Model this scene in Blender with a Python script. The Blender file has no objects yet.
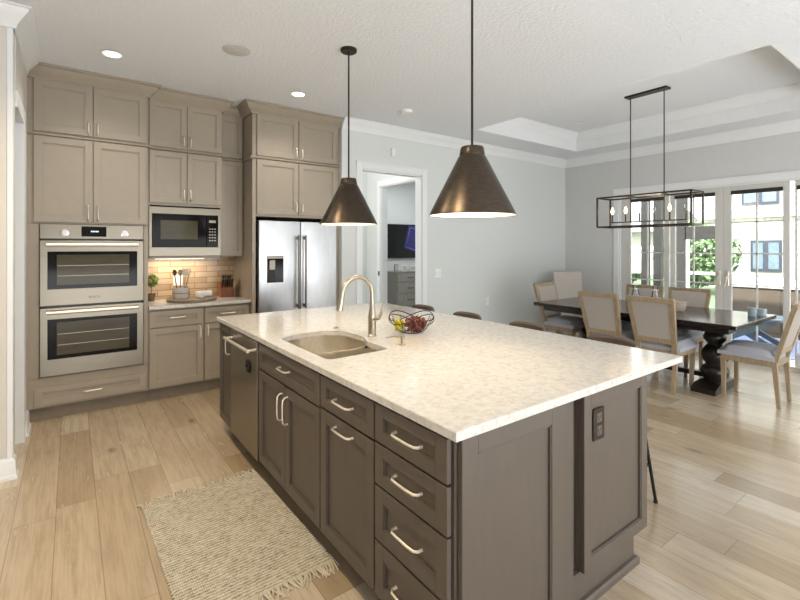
import bpy, bmesh, math, random
from mathutils import Vector, Matrix
random.seed(7)
sc = bpy.context.scene
COL = sc.collection
PI = math.pi

# ---------------------------------------------------------------- camera, world, lights
F_PX, YAW, EYE, V0 = 446.5, 0.6342, 1.494, 246.5
cd = bpy.data.cameras.new('camera')
cam = bpy.data.objects.new('camera', cd); COL.objects.link(cam)
cam.location = (0, 0, EYE)
cam.rotation_euler = (PI/2, 0, -YAW)
cd.sensor_width = 36; cd.lens = F_PX/800*36
cd.shift_x = 0; cd.shift_y = (V0-300)/800
cd.clip_start = .05
sc.camera = cam

w = bpy.data.worlds.new('sky'); sc.world = w; w.use_nodes = True
nt = w.node_tree; nt.nodes.clear()
out = nt.nodes.new('ShaderNodeOutputWorld'); bg = nt.nodes.new('ShaderNodeBackground')
tc = nt.nodes.new('ShaderNodeTexCoord'); sx = nt.nodes.new('ShaderNodeSeparateXYZ')
cr = nt.nodes.new('ShaderNodeValToRGB')
cr.color_ramp.elements[0].position = .35; cr.color_ramp.elements[0].color = (.60, .61, .62, 1)
cr.color_ramp.elements[1].position = .75; cr.color_ramp.elements[1].color = (.88, .94, 1.0, 1)
mr = nt.nodes.new('ShaderNodeMapRange'); mr.inputs['From Min'].default_value = -1
nt.links.new(tc.outputs['Generated'], sx.inputs[0]); nt.links.new(sx.outputs['Z'], mr.inputs['Value'])
nt.links.new(mr.outputs[0], cr.inputs[0]); nt.links.new(cr.outputs[0], bg.inputs[0])
bg.inputs[1].default_value = 3.4
nt.links.new(bg.outputs[0], out.inputs[0])
sc.view_settings.view_transform = 'Standard'; sc.view_settings.look = 'None'
sc.view_settings.gamma = 1; sc.view_settings.use_curve_mapping = False
sc.view_settings.exposure = 0.74

def lamp(name, kind, loc, energy, color=(1, 1, 1), rot=(0, 0, 0), size=.2, size_y=None, spot=None, parent=None):
    l = bpy.data.lights.new(name, kind); l.energy = energy; l.color = color
    if kind == 'AREA':
        l.size = size
        if size_y: l.shape = 'RECTANGLE'; l.size_y = size_y
    elif kind == 'SPOT':
        l.spot_size = spot or 2.2; l.spot_blend = .8; l.shadow_soft_size = size
    else: l.shadow_soft_size = size
    o = bpy.data.objects.new(name, l); COL.objects.link(o); o.location = loc; o.rotation_euler = rot
    if parent: o.parent = parent
    return o
so = lamp('sun', 'SUN', (0, 0, 12), 7, (1, .97, .93), (0, 0, 0)); so.data.angle = .02
so.rotation_euler = Vector((.62, .12, -.78)).to_track_quat('-Z', 'Y').to_euler()
# unseen fill panels added behind the camera, standing in for window daylight
lamp('rear_fill_light', 'AREA', (1.5, -3.6, 1.6), 5, (1, .98, .95), (math.radians(90), 0, 0), 5.0, 2.2)
lamp('ceiling_fill_light', 'AREA', (2.2, -2.7, .3), 225, (.92, .96, 1), (math.radians(146), 0, 0), 7, 2.2)  # added uplight that brightens the ceiling
lamp('bedroom_fill_light', 'AREA', (5.3, 6.1, 2.9), 20, (.95, .98, 1), (0, 0, 0), 1.2)  # fill added to light the bedroom, no fitting modelled
lamp('hall_fill_light', 'POINT', (3.2, 5.5, 2.7), 6, (1, .97, .93), size=.15)  # point fill added so the closed hall is not dark

# ---------------------------------------------------------------- helpers
def tag(o, label=None, cat=None, group=None, kind=None):
    if label: o['label'] = label
    if cat: o['category'] = cat
    if group: o['group'] = group
    if kind: o['kind'] = kind
    return o

def empty(name, loc=(0, 0, 0), label=None, cat=None, group=None, kind=None, rz=0):
    o = bpy.data.objects.new(name, None); COL.objects.link(o)
    o.location = loc; o.rotation_euler = (0, 0, rz); o.empty_display_size = .1
    return tag(o, label, cat, group, kind)

def root_of(o):
    while o.parent: o = o.parent
    return o

class MB:
    def __init__(s): s.bm = bmesh.new()
    def box(s, x0, x1, y0, y1, z0, z1, bev=0, seg=1):
        x0, x1 = min(x0, x1), max(x0, x1); y0, y1 = min(y0, y1), max(y0, y1); z0, z1 = min(z0, z1), max(z0, z1)
        r = bmesh.ops.create_cube(s.bm, size=1)['verts']
        for v in r:
            v.co = Vector(((x0+x1)/2+v.co.x*(x1-x0), (y0+y1)/2+v.co.y*(y1-y0), (z0+z1)/2+v.co.z*(z1-z0)))
        if bev:
            es = list({e for v in r for e in v.link_edges})
            bmesh.ops.bevel(s.bm, geom=es, offset=bev, segments=seg, profile=.6, affect='EDGES', clamp_overlap=True)
        return s
    def f(s, ax, u0, u1, w0, w1, z0, z1, bev=0):
        return s.box(u0, u1, w0, w1, z0, z1, bev) if ax == 'Y' else s.box(w0, w1, u0, u1, z0, z1, bev)
    def obox(s, c, size, M, bev=0):           # oriented box
        r = bmesh.ops.create_cube(s.bm, size=1)['verts']
        for v in r: v.co = Vector(c) + M @ Vector((v.co.x*size[0], v.co.y*size[1], v.co.z*size[2]))
        if bev:
            es = list({e for v in r for e in v.link_edges})
            bmesh.ops.bevel(s.bm, geom=es, offset=bev, segments=2, profile=.6, affect='EDGES', clamp_overlap=True)
        return s
    def beam(s, p0, p1, w, h, w1=None, h1=None):   # rectangular bar between two points, tapering
        p0, p1 = Vector(p0), Vector(p1); d = (p1-p0).normalized()
        up = Vector((0, 0, 1)) if abs(d.z) < .9 else Vector((0, 1, 0))
        a = d.cross(up).normalized(); b = a.cross(d).normalized()
        w1 = w1 or w; h1 = h1 or h; L = []
        for p, ww, hh in ((p0, w, h), (p1, w1, h1)):
            L.append([s.bm.verts.new(p+a*ww/2*i+b*hh/2*j) for i, j in ((-1, -1), (1, -1), (1, 1), (-1, 1))])
        for k in range(4):
            s.bm.faces.new((L[0][k], L[0][(k+1) % 4], L[1][(k+1) % 4], L[1][k]))
        s.bm.faces.new(L[0][::-1]); s.bm.faces.new(L[1]); return s
    def rings(s, rings, cap=True, closed=False):
        L = [[s.bm.verts.new(p) for p in r] for r in rings]
        n = len(L[0]); m = len(L)
        for i in range(m if closed else m-1):
            A, B = L[i], L[(i+1) % m]
            for k in range(n): s.bm.faces.new((A[k], A[(k+1) % n], B[(k+1) % n], B[k]))
        if cap and not closed: s.bm.faces.new(L[0][::-1]); s.bm.faces.new(L[-1])
        return s
    def lathe(s, prof, c=(0, 0, 0), seg=32, cap=True):
        rs = [[(c[0]+r*math.cos(2*PI*k/seg), c[1]+r*math.sin(2*PI*k/seg), c[2]+z) for k in range(seg)] for r, z in prof]
        return s.rings(rs, cap)
    def tube(s, pts, r, seg=10, closed=False, cap=True):
        pts = [Vector(p) for p in pts]; n = len(pts); rs = []
        ref = None
        for i, p in enumerate(pts):
            a = pts[(i-1) % n] if (closed or i > 0) else p
            b = pts[(i+1) % n] if (closed or i < n-1) else p
            d = (b-a).normalized()
            if ref is None: ref = Vector((0, 0, 1)) if abs(d.z) < .9 else Vector((1, 0, 0))
            u = d.cross(ref).normalized(); ref = u.cross(d).normalized()
            rr = r[i] if isinstance(r, (list, tuple)) else r
            rs.append([p+(u*math.cos(2*PI*k/seg)+ref*math.sin(2*PI*k/seg))*rr for k in range(seg)])
        return s.rings(rs, cap, closed)
    def cyl(s, p0, p1, r, seg=16): return s.tube([p0, p1], r, seg)
    def sphere(s, c, r, u=16, v=10, sc_=(1, 1, 1)):
        M = Matrix.Translation(c) @ Matrix.Diagonal((r*sc_[0], r*sc_[1], r*sc_[2], 1))
        bmesh.ops.create_uvsphere(s.bm, u_segments=u, v_segments=v, radius=1, matrix=M); return s
    def prism(s, poly, a0, a1, ax='Z'):
        def P(p, a): return {'Z': (p[0], p[1], a), 'X': (a, p[0], p[1]), 'Y': (p[0], a, p[1])}[ax]
        return s.rings([[P(p, a0) for p in poly], [P(p, a1) for p in poly]])
    def sweep(s, path, prof, closed=False):
        """profile of (offset to the right of travel, z) carried along a 2D path with mitred corners"""
        n = len(path); P = [Vector(p) for p in path]; rs = []
        for i in range(n):
            d0 = (P[i]-P[i-1]).normalized() if (closed or i > 0) else None
            d1 = (P[(i+1) % n]-P[i]).normalized() if (closed or i < n-1) else None
            if d0 is None: d0 = d1
            if d1 is None: d1 = d0
            n0 = Vector((d0.y, -d0.x)); n1 = Vector((d1.y, -d1.x)); m = (n0+n1).normalized()
            k = 1/max(.3, m.dot(n0))
            rs.append([(P[i].x+m.x*o*k, P[i].y+m.y*o*k, z) for o, z in prof])
        return s.rings(rs, True, closed)
    def cushion(s, x0, x1, y0, y1, z0, z1, puff=.02, r=.03):
        n = 10; top = []
        bm = s.bm
        def pt(i, j, up):
            u = -1+2*i/n; v = -1+2*j/n
            x = (x0+x1)/2+u*(x1-x0)/2; y = (y0+y1)/2+v*(y1-y0)/2
            e = (1-abs(u)**4)*(1-abs(v)**4)
            return (x, y, (z1-r+(r+puff)*e**.5 if up else z0))
        T = [[bm.verts.new(pt(i, j, 1)) for j in range(n+1)] for i in range(n+1)]
        B = [[bm.verts.new(pt(i, j, 0)) for j in range(n+1)] for i in range(n+1)]
        for i in range(n):
            for j in range(n):
                bm.faces.new((T[i][j], T[i+1][j], T[i+1][j+1], T[i][j+1]))
                bm.faces.new((B[i][j], B[i][j+1], B[i+1][j+1], B[i+1][j]))
        for i in range(n):
            bm.faces.new((T[i][0], B[i][0], B[i+1][0], T[i+1][0])); bm.faces.new((T[i+1][n], B[i+1][n], B[i][n], T[i][n]))
            bm.faces.new((T[0][i+1], B[0][i+1], B[0][i], T[0][i])); bm.faces.new((T[n][i], B[n][i], B[n][i+1], T[n][i+1]))
        return s
    def build(s, name, mat, parent=None, sharp=.6):
        bm = s.bm
        if parent is not None:
            off = root_of(parent).location
            if not root_of(parent).get('_local'):
                bmesh.ops.translate(bm, verts=bm.verts, vec=-Vector(off))
        bmesh.ops.recalc_face_normals(bm, faces=bm.faces)
        for fc in bm.faces: fc.smooth = True
        for e in bm.edges:
            if len(e.link_faces) != 2 or e.calc_face_angle(0) > sharp: e.smooth = False
        me = bpy.data.meshes.new(name); bm.to_mesh(me); bm.free()
        me.materials.append(mat)
        o = bpy.data.objects.new(name, me); COL.objects.link(o)
        if parent is not None: o.parent = parent
        return o

def thing(name, mb, mat, label, cat, group=None, loc=None):
    """single-mesh thing: origin moved to loc"""
    if loc: bmesh.ops.translate(mb.bm, verts=mb.bm.verts, vec=-Vector(loc))
    o = mb.build(name, mat)
    if loc: o.location = loc
    return tag(o, label, cat, group)

def struct(name, mb, mat, parent=None):
    o = mb.build(name, mat, parent)
    if parent is None: o['kind'] = 'structure'
    return o

def kids(o): return [c for c in bpy.data.objects if c.parent == o]
def copy_tree(o, parent=None):
    c = o.copy(); COL.objects.link(c); c.parent = parent
    for ch in kids(o): copy_tree(ch, c)
    return c

# ---------------------------------------------------------------- materials
class NT:
    def __init__(s, name):
        s.m = bpy.data.materials.new(name); s.m.use_nodes = True; s.t = s.m.node_tree
        s.b = s.t.nodes['Principled BSDF']; s.out = s.t.nodes['Material Output']
    def n(s, typ, **kw):
        nd = s.t.nodes.new(typ)
        for k, v in kw.items():
            if hasattr(nd, k): setattr(nd, k, v)
            else: nd.inputs[k].default_value = v
        return nd
    def l(s, a, b): s.t.links.new(a, b)
    def math(s, op, a, b=None, c=None):
        nd = s.t.nodes.new('ShaderNodeMath'); nd.operation = op
        for i, v in enumerate((a, b, c)):
            if v is None: continue
            if isinstance(v, (int, float)): nd.inputs[i].default_value = v
            else: s.l(v, nd.inputs[i])
        return nd.outputs[0]
    def ramp(s, fac, stops):
        nd = s.t.nodes.new('ShaderNodeValToRGB'); e = nd.color_ramp.elements
        while len(e) < len(stops): e.new(.5)
        for i, (p, c) in enumerate(stops): e[i].position = p; e[i].color = (*c, 1)
        s.l(fac, nd.inputs[0]); return nd.outputs[0]
    def mix(s, fac, a, b, mode='MIX'):
        nd = s.t.nodes.new('ShaderNodeMix'); nd.data_type = 'RGBA'; nd.blend_type = mode
        for i, v in ((0, fac), (6, a), (7, b)):
            if isinstance(v, (int, float)): nd.inputs[i].default_value = v
            elif isinstance(v, tuple): nd.inputs[i].default_value = (*v, 1)
            else: s.l(v, nd.inputs[i])
        return nd.outputs[2]
    def bump(s, h, strength=.3, dist=.01):
        nd = s.n('ShaderNodeBump', Strength=strength, Distance=dist); s.l(h, nd.inputs['Height'])
        s.l(nd.outputs[0], s.b.inputs['Normal'])
    def coord(s, scale=(1, 1, 1), src='Object'):
        t = s.n('ShaderNodeTexCoord'); mp = s.n('ShaderNodeMapping'); mp.inputs['Scale'].default_value = scale
        s.l(t.outputs[src], mp.inputs[0]); return mp.outputs[0]
    def noise(s, vec, scale=5, detail=3, rough=.5):
        nd = s.n('ShaderNodeTexNoise', Scale=scale, Detail=detail, Roughness=rough); s.l(vec, nd.inputs['Vector']); return nd.outputs[0]

def lin(c): return tuple(((x/255)/12.92 if x/255 <= .04045 else ((x/255+.055)/1.055)**2.4) for x in c)

def simple(name, rgb, rough=.5, metal=0, var=.06, scale=(6, 6, 6), bump=0, bscale=200, coat=0, spec=.5):
    s = NT(name); c = lin(rgb)
    v = s.coord(scale); nz = s.noise(v, 3, 4)
    lo = tuple(x*(1-var) for x in c); hi = tuple(min(1, x*(1+var)) for x in c)
    s.l(s.ramp(nz, [(.3, lo), (.7, hi)]), s.b.inputs['Base Color'])
    s.b.inputs['Roughness'].default_value = rough; s.b.inputs['Metallic'].default_value = metal
    s.b.inputs['Coat Weight'].default_value = coat
    s.b.inputs['Specular IOR Level'].default_value = spec
    if bump:
        s.bump(s.noise(s.coord((1, 1, 1)), bscale, 2), bump, .002)
    return s.m

def brushed(name, rgb, rough=.3, stretch=(1, 1, 60), var=.08, metal=1):
    s = NT(name); c = lin(rgb); nz = s.noise(s.coord(stretch), 8, 3)
    s.l(s.ramp(nz, [(.3, tuple(x*(1-var) for x in c)), (.7, tuple(min(1, x*(1+var)) for x in c))]), s.b.inputs['Base Color'])
    s.b.inputs['Metallic'].default_value = metal
    s.l(s.math('MULTIPLY_ADD', nz, .12, rough-.06), s.b.inputs['Roughness'])
    return s.m

def emit(name, rgb, strength):
    s = NT(name); s.b.inputs['Base Color'].default_value = (*lin(rgb), 1)
    s.b.inputs['Emission Color'].default_value = (*lin(rgb), 1); s.b.inputs['Emission Strength'].default_value = strength
    return s.m

def glass(name, tint=(1, 1, 1), refl=1.0):
    s = NT(name); t = s.t
    tr = s.n('ShaderNodeBsdfTransparent'); tr.inputs[0].default_value = (*tint, 1)
    gl = s.n('ShaderNodeBsdfGlossy'); gl.inputs['Roughness'].default_value = .02
    fr = s.n('ShaderNodeFresnel'); fr.inputs[0].default_value = 1.45
    mx = s.n('ShaderNodeMixShader'); s.l(s.math('MULTIPLY', fr.outputs[0], refl), mx.inputs[0])
    s.l(tr.outputs[0], mx.inputs[1]); s.l(gl.outputs[0], mx.inputs[2]); s.l(mx.outputs[0], s.out.inputs[0])
    return s.m

def wood(name, a, b, rough=.45, axis=(12, 12, 1.2), scale=4):
    s = NT(name); nz = s.noise(s.coord(axis), scale, 5, .6)
    s.l(s.ramp(nz, [(.3, lin(a)), (.7, lin(b))]), s.b.inputs['Base Color'])
    s.b.inputs['Roughness'].default_value = rough; s.bump(nz, .15, .002)
    return s.m

def floor_mat():
    s = NT('oak_planks'); tcn = s.n('ShaderNodeTexCoord'); sp = s.n('ShaderNodeSeparateXYZ'); s.l(tcn.outputs['Object'], sp.inputs[0])
    X, Y = sp.outputs[0], sp.outputs[1]
    W = .187
    u = s.math('DIVIDE', s.math('ADD', X, .07+W*40), W); row = s.math('FLOOR', u); fu = s.math('SUBTRACT', u, row)
    wn = s.n('ShaderNodeTexWhiteNoise', noise_dimensions='1D'); s.l(row, wn.inputs['W'])
    Lr = s.math('MULTIPLY_ADD', wn.outputs['Value'], .9, 1.1)
    v = s.math('ADD', s.math('DIVIDE', Y, Lr), s.math('MULTIPLY', wn.outputs['Value'], 37.0)); pid = s.math('FLOOR', v); fv = s.math('SUBTRACT', v, pid)
    cb = s.n('ShaderNodeCombineXYZ'); s.l(row, cb.inputs[0]); s.l(pid, cb.inputs[1])
    w2 = s.n('ShaderNodeTexWhiteNoise', noise_dimensions='3D'); s.l(cb.outputs[0], w2.inputs['Vector'])
    base = s.ramp(w2.outputs['Value'], [(0, lin((168, 148, 120))), (.25, lin((189, 170, 143))), (.6, lin((198, 181, 156))), (1, lin((207, 192, 170)))])
    # grain: stretched along the plank, shifted per plank
    cv = s.n('ShaderNodeCombineXYZ'); s.l(s.math('MULTIPLY', X, 14), cv.inputs[0]); s.l(s.math('MULTIPLY_ADD', w2.outputs['Value'], 50.0, s.math('MULTIPLY', Y, 1.3)), cv.inputs[1]); s.l(s.math('MULTIPLY', pid, 3.3), cv.inputs[2])
    g = s.noise(cv.outputs[0], 2.2, 6, .65)
    col = s.mix(s.math('MULTIPLY', s.math('SUBTRACT', g, .42), 1.5), base, lin((126, 106, 82)), 'MIX')
    g2 = s.n('ShaderNodeTexWave', Scale=1.2, Distortion=9.0, Detail=3.0); g2.bands_direction = 'X'; s.l(cv.outputs[0], g2.inputs['Vector'])
    col = s.mix(s.math('MULTIPLY', g2.outputs['Fac'], .10), col, lin((130, 104, 78)))
    kv = s.n('ShaderNodeCombineXYZ'); s.l(s.math('MULTIPLY', X, 3.2), kv.inputs[0]); s.l(s.math('MULTIPLY', Y, 1.5), kv.inputs[1])
    vo = s.n('ShaderNodeTexVoronoi', Scale=1.0); s.l(kv.outputs[0], vo.inputs['Vector'])
    knot = s.math('SUBTRACT', 1, s.math('SMOOTH_MIN', s.math('DIVIDE', vo.outputs['Distance'], .12), 1, .3))
    col = s.mix(s.math('MULTIPLY', s.math('MAXIMUM', knot, 0), .8), col, lin((96, 72, 50)))
    seam = s.math('MAXIMUM', s.math('LESS_THAN', s.math('MINIMUM', fu, s.math('SUBTRACT', 1, fu)), .012), s.math('LESS_THAN', s.math('MINIMUM', fv, s.math('SUBTRACT', 1, fv)), .0014))
    col = s.mix(s.math('MULTIPLY', seam, .45), col, lin((92, 70, 48)))
    s.l(col, s.b.inputs['Base Color'])
    s.l(s.math('MULTIPLY_ADD', g, .16, .17), s.b.inputs['Roughness']); s.b.inputs['Specular IOR Level'].default_value = .75
    s.bump(s.math('SUBTRACT', s.math('MULTIPLY', g, .1), seam), .12, .002)
    return s.m

def quartz_mat():
    s = NT('white_quartz'); v = s.coord((1, 1, 1))
    a = s.noise(v, 34, 6, .75); b = s.noise(v, 5, 4, .6); c = s.noise(v, 90, 2)
    col = s.ramp(a, [(.3, lin((180, 177, 170))), (.5, lin((205, 202, 196))), (.7, lin((216, 214, 210)))])
    col = s.mix(s.math('MULTIPLY', s.math('SUBTRACT', b, .45), .5), col, lin((204, 199, 190)))
    col = s.mix(s.math('MULTIPLY', s.math('GREATER_THAN', c, .66), .25), col, lin((180, 172, 160)))
    s.l(col, s.b.inputs['Base Color']); s.b.inputs['Roughness'].default_value = .14
    return s.m

def tile_mat():
    s = NT('backsplash_tile'); t = s.n('ShaderNodeTexCoord'); sp = s.n('ShaderNodeSeparateXYZ'); s.l(t.outputs['Object'], sp.inputs[0])
    cb = s.n('ShaderNodeCombineXYZ'); s.l(sp.outputs[0], cb.inputs[0]); s.l(sp.outputs[2], cb.inputs[1])
    br = s.n('ShaderNodeTexBrick'); br.offset = .5
    s.l(cb.outputs[0], br.inputs['Vector'])
    for k, val in (('Scale', 1), ('Mortar Size', .0038), ('Brick Width', .25), ('Row Height', .0635), ('Bias', 0)): br.inputs[k].default_value = val
    br.inputs['Color1'].default_value = (*lin((200, 176, 144)), 1); br.inputs['Color2'].default_value = (*lin((168, 138, 104)), 1)
    br.inputs['Mortar'].default_value = (*lin((120, 88, 60)), 1)
    nz = s.noise(s.coord((3, 3, 12)), 4, 4)
    s.l(s.mix(s.math('MULTIPLY', nz, .5), br.outputs['Color'], lin((190, 162, 124))), s.b.inputs['Base Color'])
    s.b.inputs['Roughness'].default_value = .25
    s.bump(s.math('SUBTRACT', s.math('MULTIPLY', nz, .4), br.outputs['Fac']), .5, .003)
    return s.m

def ceiling_mat():
    s = NT('ceiling_paint'); v = s.coord((1, 1, 1))
    a = s.noise(v, 38, 3, .55)
    s.b.inputs['Base Color'].default_value = (*lin((229, 232, 236)), 1); s.b.inputs['Roughness'].default_value = .9
    s.bump(s.ramp(a, [(.42, (0, 0, 0)), (.56, (1, 1, 1))]), .42, .006)
    return s.m

def rug_mat(name='woven_jute', a=(182, 172, 152), b=(212, 205, 188), c=(138, 126, 106)):
    s = NT(name); v = s.coord((1, 1, 1))
    w1 = s.n('ShaderNodeTexWave', Scale=17.0, Distortion=4.0, Detail=2.0); w1.bands_direction = 'Y'; w1.inputs['Detail Scale'].default_value = 4; s.l(v, w1.inputs['Vector'])
    w2 = s.n('ShaderNodeTexWave', Scale=36.0, Distortion=3.0, Detail=2.0); w2.bands_direction = 'X'; s.l(v, w2.inputs['Vector'])
    h = s.math('MULTIPLY', w1.outputs['Fac'], s.math('MULTIPLY_ADD', w2.outputs['Fac'], .6, .4)); nz = s.noise(v, 30, 4)
    s.l(s.ramp(s.math('ADD', s.math('MULTIPLY', h, .6), s.math('MULTIPLY', nz, .5)), [(.2, lin(c)), (.42, lin(a)), (.75, lin(b))]), s.b.inputs['Base Color'])
    s.b.inputs['Roughness'].default_value = .95; s.bump(h, .4, .005)
    return s.m

M = dict(
    speaker=simple('speaker_grille_white', (196, 196, 194), .8),
    cab=simple('taupe_cabinet_paint', (156, 145, 129), .42, var=.02),
    isl=simple('dark_taupe_island_paint', (88, 79, 70), .38, var=.05, scale=(10, 10, 2)),
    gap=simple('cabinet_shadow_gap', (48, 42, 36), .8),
    toe=simple('toe_kick_board', (128, 116, 100), .6),
    steel=brushed('stainless_steel', (130, 123, 110), .34, (1, 60, 60), .05),
    fsteel=brushed('fridge_stainless', (208, 210, 212), .36, (3, 3, .6), .05),
    steel_d=brushed('dishwasher_steel', (150, 144, 134), .32, (1, 60, 1)),
    nickel=brushed('satin_nickel', (244, 238, 226), .42, (5, 5, 5), .02),
    bnickel=brushed('brushed_nickel_faucet', (186, 177, 160), .3, (1, 1, 1), .02),
    sink=brushed('sink_steel', (214, 205, 188), .38, (3, 60, 3)),
    bronze=brushed('aged_bronze', (84, 75, 66), .34, (4, 4, 18), .18),
    dkmetal=simple('dark_bronze_metal', (62, 54, 46), .4, .8),
    black=simple('black_plastic', (18, 18, 18), .35),
    blackmetal=simple('black_steel', (28, 27, 26), .4, .5),
    blkglass=simple('black_oven_glass', (20, 19, 17), .08, 0, .02, spec=.12),
    ovenwin=simple('oven_window_glass', (78, 73, 58), .1, 0, .12, (1, 1, 6), spec=.15),
    rackm=simple('oven_rack_metal', (150, 142, 126), .3, .6),
    quartz=quartz_mat(), tile=tile_mat(), floor=floor_mat(), ceil=ceiling_mat(),
    wall=simple('pale_grey_wall_paint', (214, 218, 216), .85, var=.01, bump=.1, bscale=160),
    wallr=simple('warm_grey_wall_paint', (207, 208, 207), .85, var=.01, bump=.1, bscale=160),
    walll=simple('soft_white_wall_paint', (212, 206, 198), .85, var=.01, bump=.1, bscale=160),
    trim=simple('white_trim_paint', (229, 231, 232), .4, var=.01),
    frame=simple('door_frame_paint', (206, 205, 200), .45, var=.01),
    white=simple('white_plastic', (236, 236, 232), .4, var=.01),
    shade_in=simple('white_enamel_lining', (240, 234, 220), .5, var=.01),
    glass=glass('window_glass', (.97, .985, .98)), clear=glass('clear_glass', (.98, .99, .99), 2.2),
    rug=rug_mat(), fringe=simple('rug_fringe_yarn', (200, 190, 168), .95, bump=.3), prug=rug_mat('patio_rug_weave', (120, 130, 170), (170, 180, 205), (90, 100, 150)),
    oak=wood('light_oak', (142, 123, 98), (172, 152, 124)), espresso=wood('espresso_wood', (30, 25, 23), (52, 44, 40), .15, (14, 1.2, 14)),
    dkturn=wood('black_turned_wood', (22, 19, 18), (42, 36, 32), .3),
    linen=simple('greige_linen', (176, 168, 160), .95, var=.05, scale=(30, 30, 30), bump=.3, bscale=500),
    seatf=simple('light_seat_fabric', (172, 173, 180), .95, var=.04, scale=(30, 30, 30), bump=.3, bscale=500),
    cream=simple('cream_linen', (206, 200, 192), .95, var=.04, scale=(30, 30, 30), bump=.3, bscale=500),
    leather=simple('brown_leather', (92, 80, 70), .5, var=.12, bump=.2, bscale=120),
    cherry=wood('cherry_wood', (112, 68, 42), (142, 90, 58)), walnut=wood('round_board_wood', (98, 84, 70), (134, 118, 98), .5, (2, 14, 14)),
    terra=simple('plant_pot_clay', (120, 100, 72), .8), leaf=simple('topiary_green', (98, 122, 48), .7, var=.4, scale=(60, 60, 60)),
    soil=simple('potting_soil', (60, 44, 32), .95), bark=simple('topiary_stem_bark', (104, 80, 54), .9),
    ceramic=simple('grey_crock_glaze', (196, 192, 184), .25), spoon=simple('dark_spoon_wood', (88, 64, 46), .6),
    grape=simple('red_grape_skin', (122, 66, 58), .22, var=.35, scale=(40, 40, 40)), ggrape=simple('green_grape_skin', (196, 184, 60), .22, var=.2, scale=(40, 40, 40)),
    gstem=simple('grape_stem', (120, 100, 50), .8),
    bulb=emit('warm_bulb_glow', (255, 214, 150), 6), lens=emit('downlight_lens', (255, 250, 240), 3.0), disp=emit('oven_display_glow', (210, 225, 235), .9),
    candlejar=simple('blue_mosaic_glass', (170, 188, 198), .2, var=.35, scale=(90, 90, 90)), wicker=simple('pale_wicker', (190, 176, 156), .9, var=.3, scale=(60, 60, 60), bump=.5, bscale=150),
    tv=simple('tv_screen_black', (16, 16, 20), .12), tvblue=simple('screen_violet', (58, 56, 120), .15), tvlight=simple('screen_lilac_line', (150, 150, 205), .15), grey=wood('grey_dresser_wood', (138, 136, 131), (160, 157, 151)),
    dish=simple('dark_magnet', (20, 14, 12), .3), stucco=simple('cream_stucco', (188, 183, 172), .9, var=.02, bump=.3, bscale=60),
    winblue=simple('neighbour_window_glass', (112, 126, 136), .1, var=.2), winframe=simple('neighbour_window_frame', (62, 66, 78), .5),
    lanai=simple('taupe_lanai_post', (40, 37, 33), .6), paver=simple('patio_pavers', (196, 190, 180), .85, var=.06), grass=simple('lawn_green', (92, 112, 78), .95, var=.25, scale=(8, 8, 8)),
    treeleaf=simple('tree_leaves', (98, 122, 80), .8, var=.4, scale=(3, 3, 3)), outcab=simple('outdoor_cabinet_taupe', (92, 80, 66), .6), outtop=simple('outdoor_counter_stone', (232, 230, 224), .5),
    bluewood=simple('slate_blue_wood', (84, 100, 112), .5), chrome=brushed('polished_chrome', (220, 220, 220), .08, (1, 1, 1), .02), tow=simple('white_cushion_cloth', (235, 235, 232), .9), rooft=simple('grey_roof_tiles', (130, 128, 130), .9, var=.2, scale=(10, 10, 10)),
)

# ---------------------------------------------------------------- room shell
CZ = 3.03; TZ = 3.31; LX = -.30; RX = 7.157; DW = 4.71; KW = 5.47
TX0, TX1, TY0, TY1 = 4.28, 6.58, 1.06, 4.13
struct('floor', MB().box(-4.0, RX+.12, -4.0, 9.2, -.12, 0), M['floor'])
# ceiling with its raised tray
c = MB()
for a in ((LX-3.0, TX0, -4, 7.7), (TX1, RX+.2, -4, 7.7), (TX0, TX1, TY1, 7.7), (TX0, TX1, -4, TY0)): c.box(a[0], a[1], a[2], a[3], CZ, CZ+.08)
c.box(TX0-.05, TX1+.05, TY0-.05, TY1+.05, TZ, TZ+.08)
struct('ceiling', c, M['ceil'])
t = MB()
q_ = .004; z_ = CZ-.001
t.box(TX0-.05, TX0+q_, TY0, TY1, z_, TZ-.001); t.box(TX1-q_, TX1+.05, TY0, TY1, z_, TZ-.001); t.box(TX0+q_, TX1-q_, TY1-q_, TY1+.05, z_, TZ-.001); t.box(TX0+q_, TX1-q_, TY0-.05, TY0+q_, z_, TZ-.001)
struct('trim_tray', t, M['trim'])
CRP = [(0, -.13), (.012, -.13), (.018, -.105), (.05, -.06), (.075, -.03), (.08, -.012), (.095, -.01), (.095, 0), (0, 0)]
def crown(path, z, scale=1, closed=False): return MB().sweep(path, [(o*scale, z+h*scale) for o, h in CRP], closed)
struct('trim_tray_crown', crown([(TX0+.004, TY0), (TX0+.004, TY1-.004), (TX1-.004, TY1-.004), (TX1-.004, TY0)], TZ, .85), M['trim'])

# walls
struct('wall_back', MB().box(LX-.12, 2.60, KW, KW+.12, 0, CZ), M['wall'])
struct('backsplash_wall', MB().box(.59, 1.57, KW-.012, KW-.0005, .92, 1.42), M['tile'])
wl = MB()
wl.box(LX-.12, LX, 4.50, KW, 0, CZ); wl.box(LX-.12, LX, 3.92, 4.50, 2.45, CZ); wl.box(LX-3, LX-.008, 3.80, 3.92, 0, CZ)
struct('wall_left', wl, M['walll'])
struct('wall_west_baffle', MB().box(-3.4, -3.28, -4, 3.92, 0, CZ), M['walll'])  # unseen wall added to hold back sky light from the left
struct('wall_south_baffle', MB().box(-3.4, 1.6, -4.12, -4, 0, CZ).box(4.4, RX+.12, -4.12, -4, 0, CZ).box(1.6, 4.4, -4.12, -4, 2.2, CZ), M['walll'])  # unseen wall added behind the camera, its opening sized to limit the light
struct('wall_pantry', MB().box(LX-1.5, LX-1.4, 3.92, 5.6, 0, CZ).box(LX-1.5, LX-.12, 5.5, 5.6, 0, CZ), M['walll'])
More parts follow.
